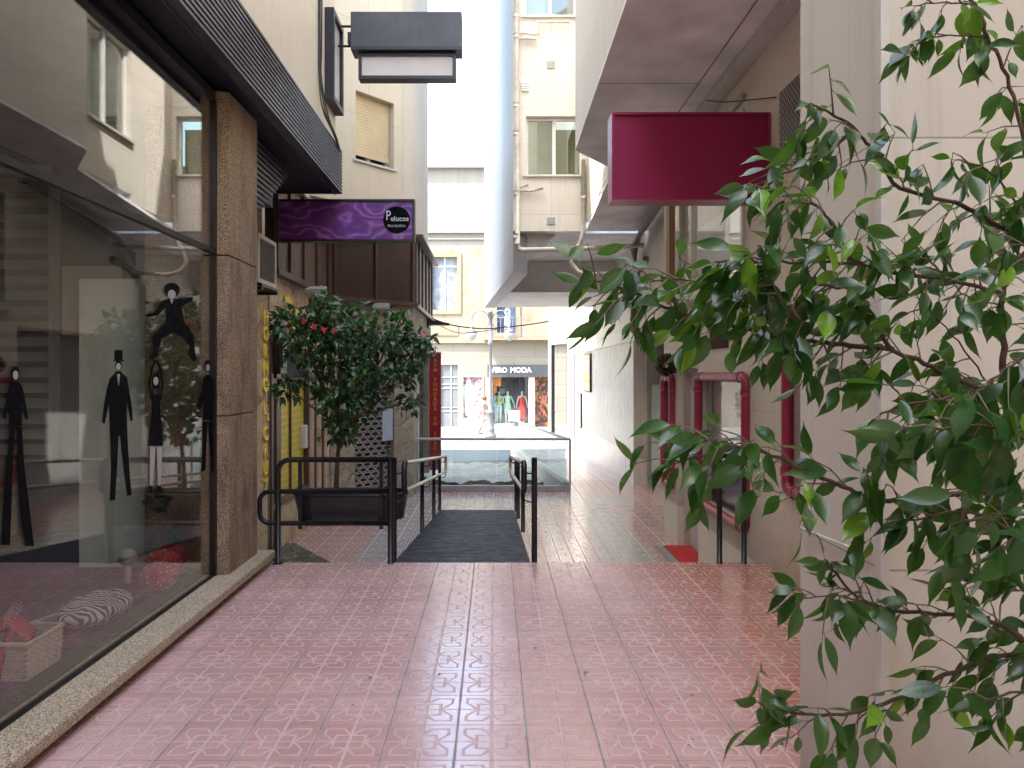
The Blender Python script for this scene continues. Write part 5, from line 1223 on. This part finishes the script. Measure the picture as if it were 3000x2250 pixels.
en = MB().box(fx(1315), fx(1560), BYY+.5, BYY+.55, ZS, fz(850)).build('entrance', posterfig('dark_shop_goods', [(0, (.03, .025, .025)), (.45, (.10, .05, .03)), (.6, (.45, .20, .05)), (.8, (.50, .12, .08)), (1, (.06, .05, .06))]), FB)
# grey door at left, poster window
dg_ = MB().box(holes[0][0], holes[0][1], BYY+.1, BYY+.14, ZS, holes[0][3]).build('shop_door', plain('grey_shop_glass', (.16, .17, .18), .25), FB)
b = MB()
for zy in (850, 935, 985, 1220, 1265): b.box(holes[0][0], holes[0][1], BYY+.07, BYY+.099, fz(zy)-.02, fz(zy)+.02)
b.box(holes[0][0]+.5, holes[0][0]+.56, BYY+.06, BYY+.098, ZS, holes[0][3]); b.build('bar', m_al, dg_)
pwn = MB().box(holes[1][0], holes[1][1], BYY+.1, BYY+.14, holes[1][2], holes[1][3]).build('display_window', posterfig('crowd_print', [(0, (.08, .07, .10)), (.35, (.42, .14, .17)), (.6, (.50, .46, .46)), (1, (.16, .17, .24))]), FB)
xa, xb = fx(458), fx(560); zc0 = fz(1320)
def sil(sx, dx, z0, h, w): return [(dx+sx*w*a, z0+h*q) for a, q in ((-.15,0),(-.22,.3),(-.25,.5),(-.5,.45),(-.5,.72),(-.25,.82),(-.12,.86),(-.14,.95),(0,1),(.14,.95),(.12,.86),(.25,.82),(.5,.72),(.5,.45),(.25,.5),(.22,.3),(.15,0),(.03,0),(0,.4),(-.03,0))]
po = sil(1, (xa+xb)/2, zc0, 1.9, .9)
MB().plate([(x, BYY+.095, z) for x, z in po], (0, -1, 0), .004).build('printed_figure', plain('pale_figure', (.45, .50, .52), .6), pwn)
MB().box(holes[1][0]-.07, holes[1][0], BYY-.05, BYY-.001, holes[1][2]-.07, holes[1][3]+.07).box(holes[1][1], holes[1][1]+.07, BYY-.05, BYY-.001, holes[1][2]-.07, holes[1][3]+.07).box(holes[1][0], holes[1][1], BYY-.05, BYY-.001, holes[1][3], holes[1][3]+.07).box(holes[1][0], holes[1][1], BYY-.05, BYY-.001, holes[1][2]-.07, holes[1][2]).build('frame', m_al, pwn)

# ================================================================== FICUS in the right foreground
FT = thing('fig_tree', 'weeping fig with drooping glossy leaves reaching in from the right foreground', 'tree', (1.25, 1.7, 0))
fr_ = random.Random(77); bt = MB(); lf = MB(); tw = MB()
def Q(L, Y0, Y1):
    n = len(L); return [P(x, y, Y0+(Y1-Y0)*i/(n-1)) for i, (x, y) in enumerate(L)]
def twig_leaf(p, d, scale=1.0):
    L_ = fr_.choice((fr_.uniform(.040, .065), fr_.uniform(.060, .092), fr_.uniform(.060, .092)))*scale; W_ = L_*fr_.uniform(.36, .47)
    dn = (d.normalized()*fr_.uniform(.2, .9)+Vector((0, 0, -1))*fr_.uniform(.15, .95)+rdir(fr_)*.55)
    up = Vector((0, -.45, .9))+rdir(fr_)*1.05
    pet = p+dn.normalized()*.012
    tw.tube([p, pet], .0009, 4, caps=False)
    leaf(lf, pet, dn, up, L_, W_, PROF_F, fr_.uniform(.05, .5), fr_.uniform(-.1, .55), fr_.uniform(-.5, .5))
def grow(L, Y0, Y1, r0, r1, dens=1.0, tl=(.05, .15), leafscale=1.0, start=0.0):
    pts = spline(Q(L, Y0, Y1), 5); n = len(pts)
    for i in range(1, n-1): pts[i] += rdir(fr_)*.003
    bt.tube(pts, [r0+(r1-r0)*i/(n-1) for i in range(n)], 8)
    tot = sum((pts[i+1]-pts[i]).length for i in range(n-1)); step = .0195/dens; acc = 0; nxt = start*tot; dens_ = dens
    for i in range(n-1):
        seg = pts[i+1]-pts[i]; l = seg.length
        while acc+l > nxt:
            p = pts[i]+seg*((nxt-acc)/l); dr = seg.normalized()
            side = dr.cross(Vector((0, 1, 0))).normalized()*fr_.choice((-1, 1))
            d = (dr*fr_.uniform(.3, 1)+side*fr_.uniform(.3, 1.1)+Vector((0, fr_.uniform(-.7, .7), -.15))).normalized()
            tlen = fr_.uniform(*tl); q1 = p+d*tlen*.5; q2 = p+d*tlen+Vector((0, 0, -tlen*.18))
            if q2.y > 2.16: q2.y = 2.16
            tw.tube([p, q1, q2], [.0022, .0016, .001], 5, caps=False)
            k = max(2, int(tlen/.026))
            for j in range(k):
                t_ = (j+.8)/k; a = p.lerp(q1, t_*2) if t_ < .5 else q1.lerp(q2, t_*2-1)
                if fr_.random() < .86: twig_leaf(a, d+side*(1 if j % 2 else -1)*.8, leafscale)
            twig_leaf(q2, d, leafscale)
            nxt += step*fr_.uniform(.6, 1.5)
        acc += l
    for k in range(3): twig_leaf(pts[-1], pts[-1]-pts[-3], leafscale)
# stems
grow([(1100, 900), (1075, 700), (1040, 600), (1006, 525), (996, 502), (988, 447), (992, 410), (1003, 378), (1003, 328), (1002, 294), (1021, 259), (1060, 200)], 1.62, 1.75, .010, .006, .75, (.05, .13), start=.35)
grow([(1060, 250), (1035, 190), (1020, 128), (1007, 77), (987, 35), (981, 14), (965, -6), (955, -20)], 1.7, 1.75, .005, .003, .42, (.04, .12))
grow([(987, 36), (949, 35), (924, 40), (912, 52)], 1.74, 1.7, .002, .0015, .45, (.02, .05))
grow([(975, 5), (945, 2), (915, 6)], 1.74, 1.7, .002, .0015, .6, (.02, .05))
grow([(1018, 236), (985, 218), (955, 203), (901, 188), (875, 153), (856, 131), (830, 112), (812, 104)], 1.7, 1.55, .006, .002, .62, (.04, .12))
grow([(856, 131), (830, 150), (800, 165), (775, 180), (762, 190)], 1.58, 1.5, .003, .0015, .8, (.03, .09))
grow([(1002, 294), (959, 281), (908, 276), (868, 266), (830, 262), (790, 262), (750, 262), (715, 262)], 1.66, 1.5, .005, .002, .85, (.04, .12))
grow([(868, 266), (849, 257), (839, 237), (826, 215), (805, 203), (780, 205)], 1.55, 1.45, .004, .0015, .9, (.04, .10))
grow([(998, 392), (980, 387), (955, 378), (924, 363), (893, 349), (880, 331), (867, 306), (850, 290), (820, 285)], 1.62, 1.5, .0065, .003, .6, (.04, .12))
grow([(893, 349), (850, 345), (819, 343), (775, 336), (717, 321), (690, 315), (651, 301), (628, 290), (608, 282), (585, 281)], 1.62, 1.55, .006, .0018, .95, (.04, .12))
grow([(880, 331), (850, 322), (819, 314), (751, 297), (710, 286), (680, 280), (650, 282)], 1.55, 1.55, .004, .0016, .85, (.04, .12))
grow([(800, 320), (777, 294), (765, 263), (757, 245)], 1.5, 1.45, .003, .0015, .7, (.03, .09))
grow([(1001, 306), (967, 296), (940, 272), (921, 247)], 1.66, 1.6, .002, .0012, .4, (.03, .07))
grow([(985, 380), (958, 342), (927, 309), (915, 295)], 1.64, 1.62, .002, .0012, .3, (.03, .07))
grow([(1040, 225), (1010, 195), (985, 169), (955, 160)], 1.68, 1.66, .003, .0015, .7, (.03, .10))
grow([(1060, 420), (1024, 402), (990, 395), (950, 398), (905, 405), (880, 415)], 1.5, 1.4, .004, .002, .55, (.03, .10), 1.05)
grow([(1040, 500), (990, 492), (930, 497), (880, 501), (849, 490), (803, 470), (764, 452), (735, 448), (705, 455), (680, 462)], 1.6, 1.5, .007, .0016, .6, (.04, .12), 1.05)
grow([(1000, 440), (960, 428), (920, 432), (890, 440)], 1.55, 1.5, .003, .0016, .9, (.03, .09), 1.05)
grow([(1060, 540), (1010, 520), (960, 512), (910, 520)], 1.5, 1.5, .004, .002, .8, (.03, .10), 1.1)
grow([(760, 452), (735, 445), (705, 440)], 1.4, 1.36, .002, .0012, .6, (.03, .07), 1.05)
grow([(1060, 655), (1024, 640), (983, 619), (905, 611), (862, 601), (834, 573), (825, 560)], 1.6, 1.5, .006, .002, .62, (.03, .10))
grow([(862, 601), (830, 596), (800, 600)], 1.52, 1.5, .002, .0012, .7, (.03, .08))
grow([(1060, 640), (1024, 650), (957, 671), (901, 696), (854, 712), (803, 714), (769, 706), (760, 702)], 1.62, 1.5, .006, .002, .68, (.03, .09))
grow([(1080, 470), (1030, 440), (985, 425), (940, 430)], 1.25, 1.3, .004, .002, .8, (.03, .09))
grow([(1080, 560), (1030, 540), (990, 520), (950, 525)], 1.25, 1.3, .004, .002, .8, (.03, .09))
grow([(1080, 330), (1040, 345), (1005, 370), (975, 395)], 1.3, 1.3, .004, .002, .6, (.03, .09))
grow([(1080, 700), (1030, 690), (985, 700)], 1.4, 1.4, .004, .002, .6, (.03, .09))
grow([(1080, 270), (1040, 250), (1010, 245)], 1.4, 1.4, .003, .002, .6, (.03, .09))
grow([(1030, 590), (1000, 575), (970, 565)], 1.6, 1.6, .002, .0012, .5, (.03, .08))
bt.build('trunk', m_bark, FT, smooth=True); tw.build('twig', m_twig, FT, smooth=True); lf.build('crown', m_ficus, FT, smooth=True)
PT = thing('plant_tub', 'terracotta tub holding the weeping fig, right of the camera', 'tub', (1.38, 1.62, 0)); 
MB().lathe([(.17, 0), (.22, .38), (.24, .40), (.24, .44), (.20, .44), (.20, .40)], (1.38, 1.62, .001), 24).build('pot', plain('terracotta', (.35, .15, .08), .8), PT, smooth=True)
# crumbs and fallen leaf bits on the tiles
r = random.Random(99); b = MB()
for k in range(90):
    x = r.uniform(-1.6, 1.6); yy = r.uniform(2.4, 11); z = .0015 if yy < 6.05 else ZL+.0015
    if yy > 6.05 and (-.85 < x < .32 or yy < 7.6): continue
    s = r.uniform(.004, .014); leaf(b, (x, yy, z+.001), (r.uniform(-1, 1), r.uniform(-1, 1), .05), (0, 0, 1), s*2, s, PROF_H, .4, .1)
tag(b.build('leaf_litter', plain('dry_litter', (.09, .05, .03), .8)), 'small dry leaf crumbs scattered over the tiled floor', 'litter', kind='stuff')
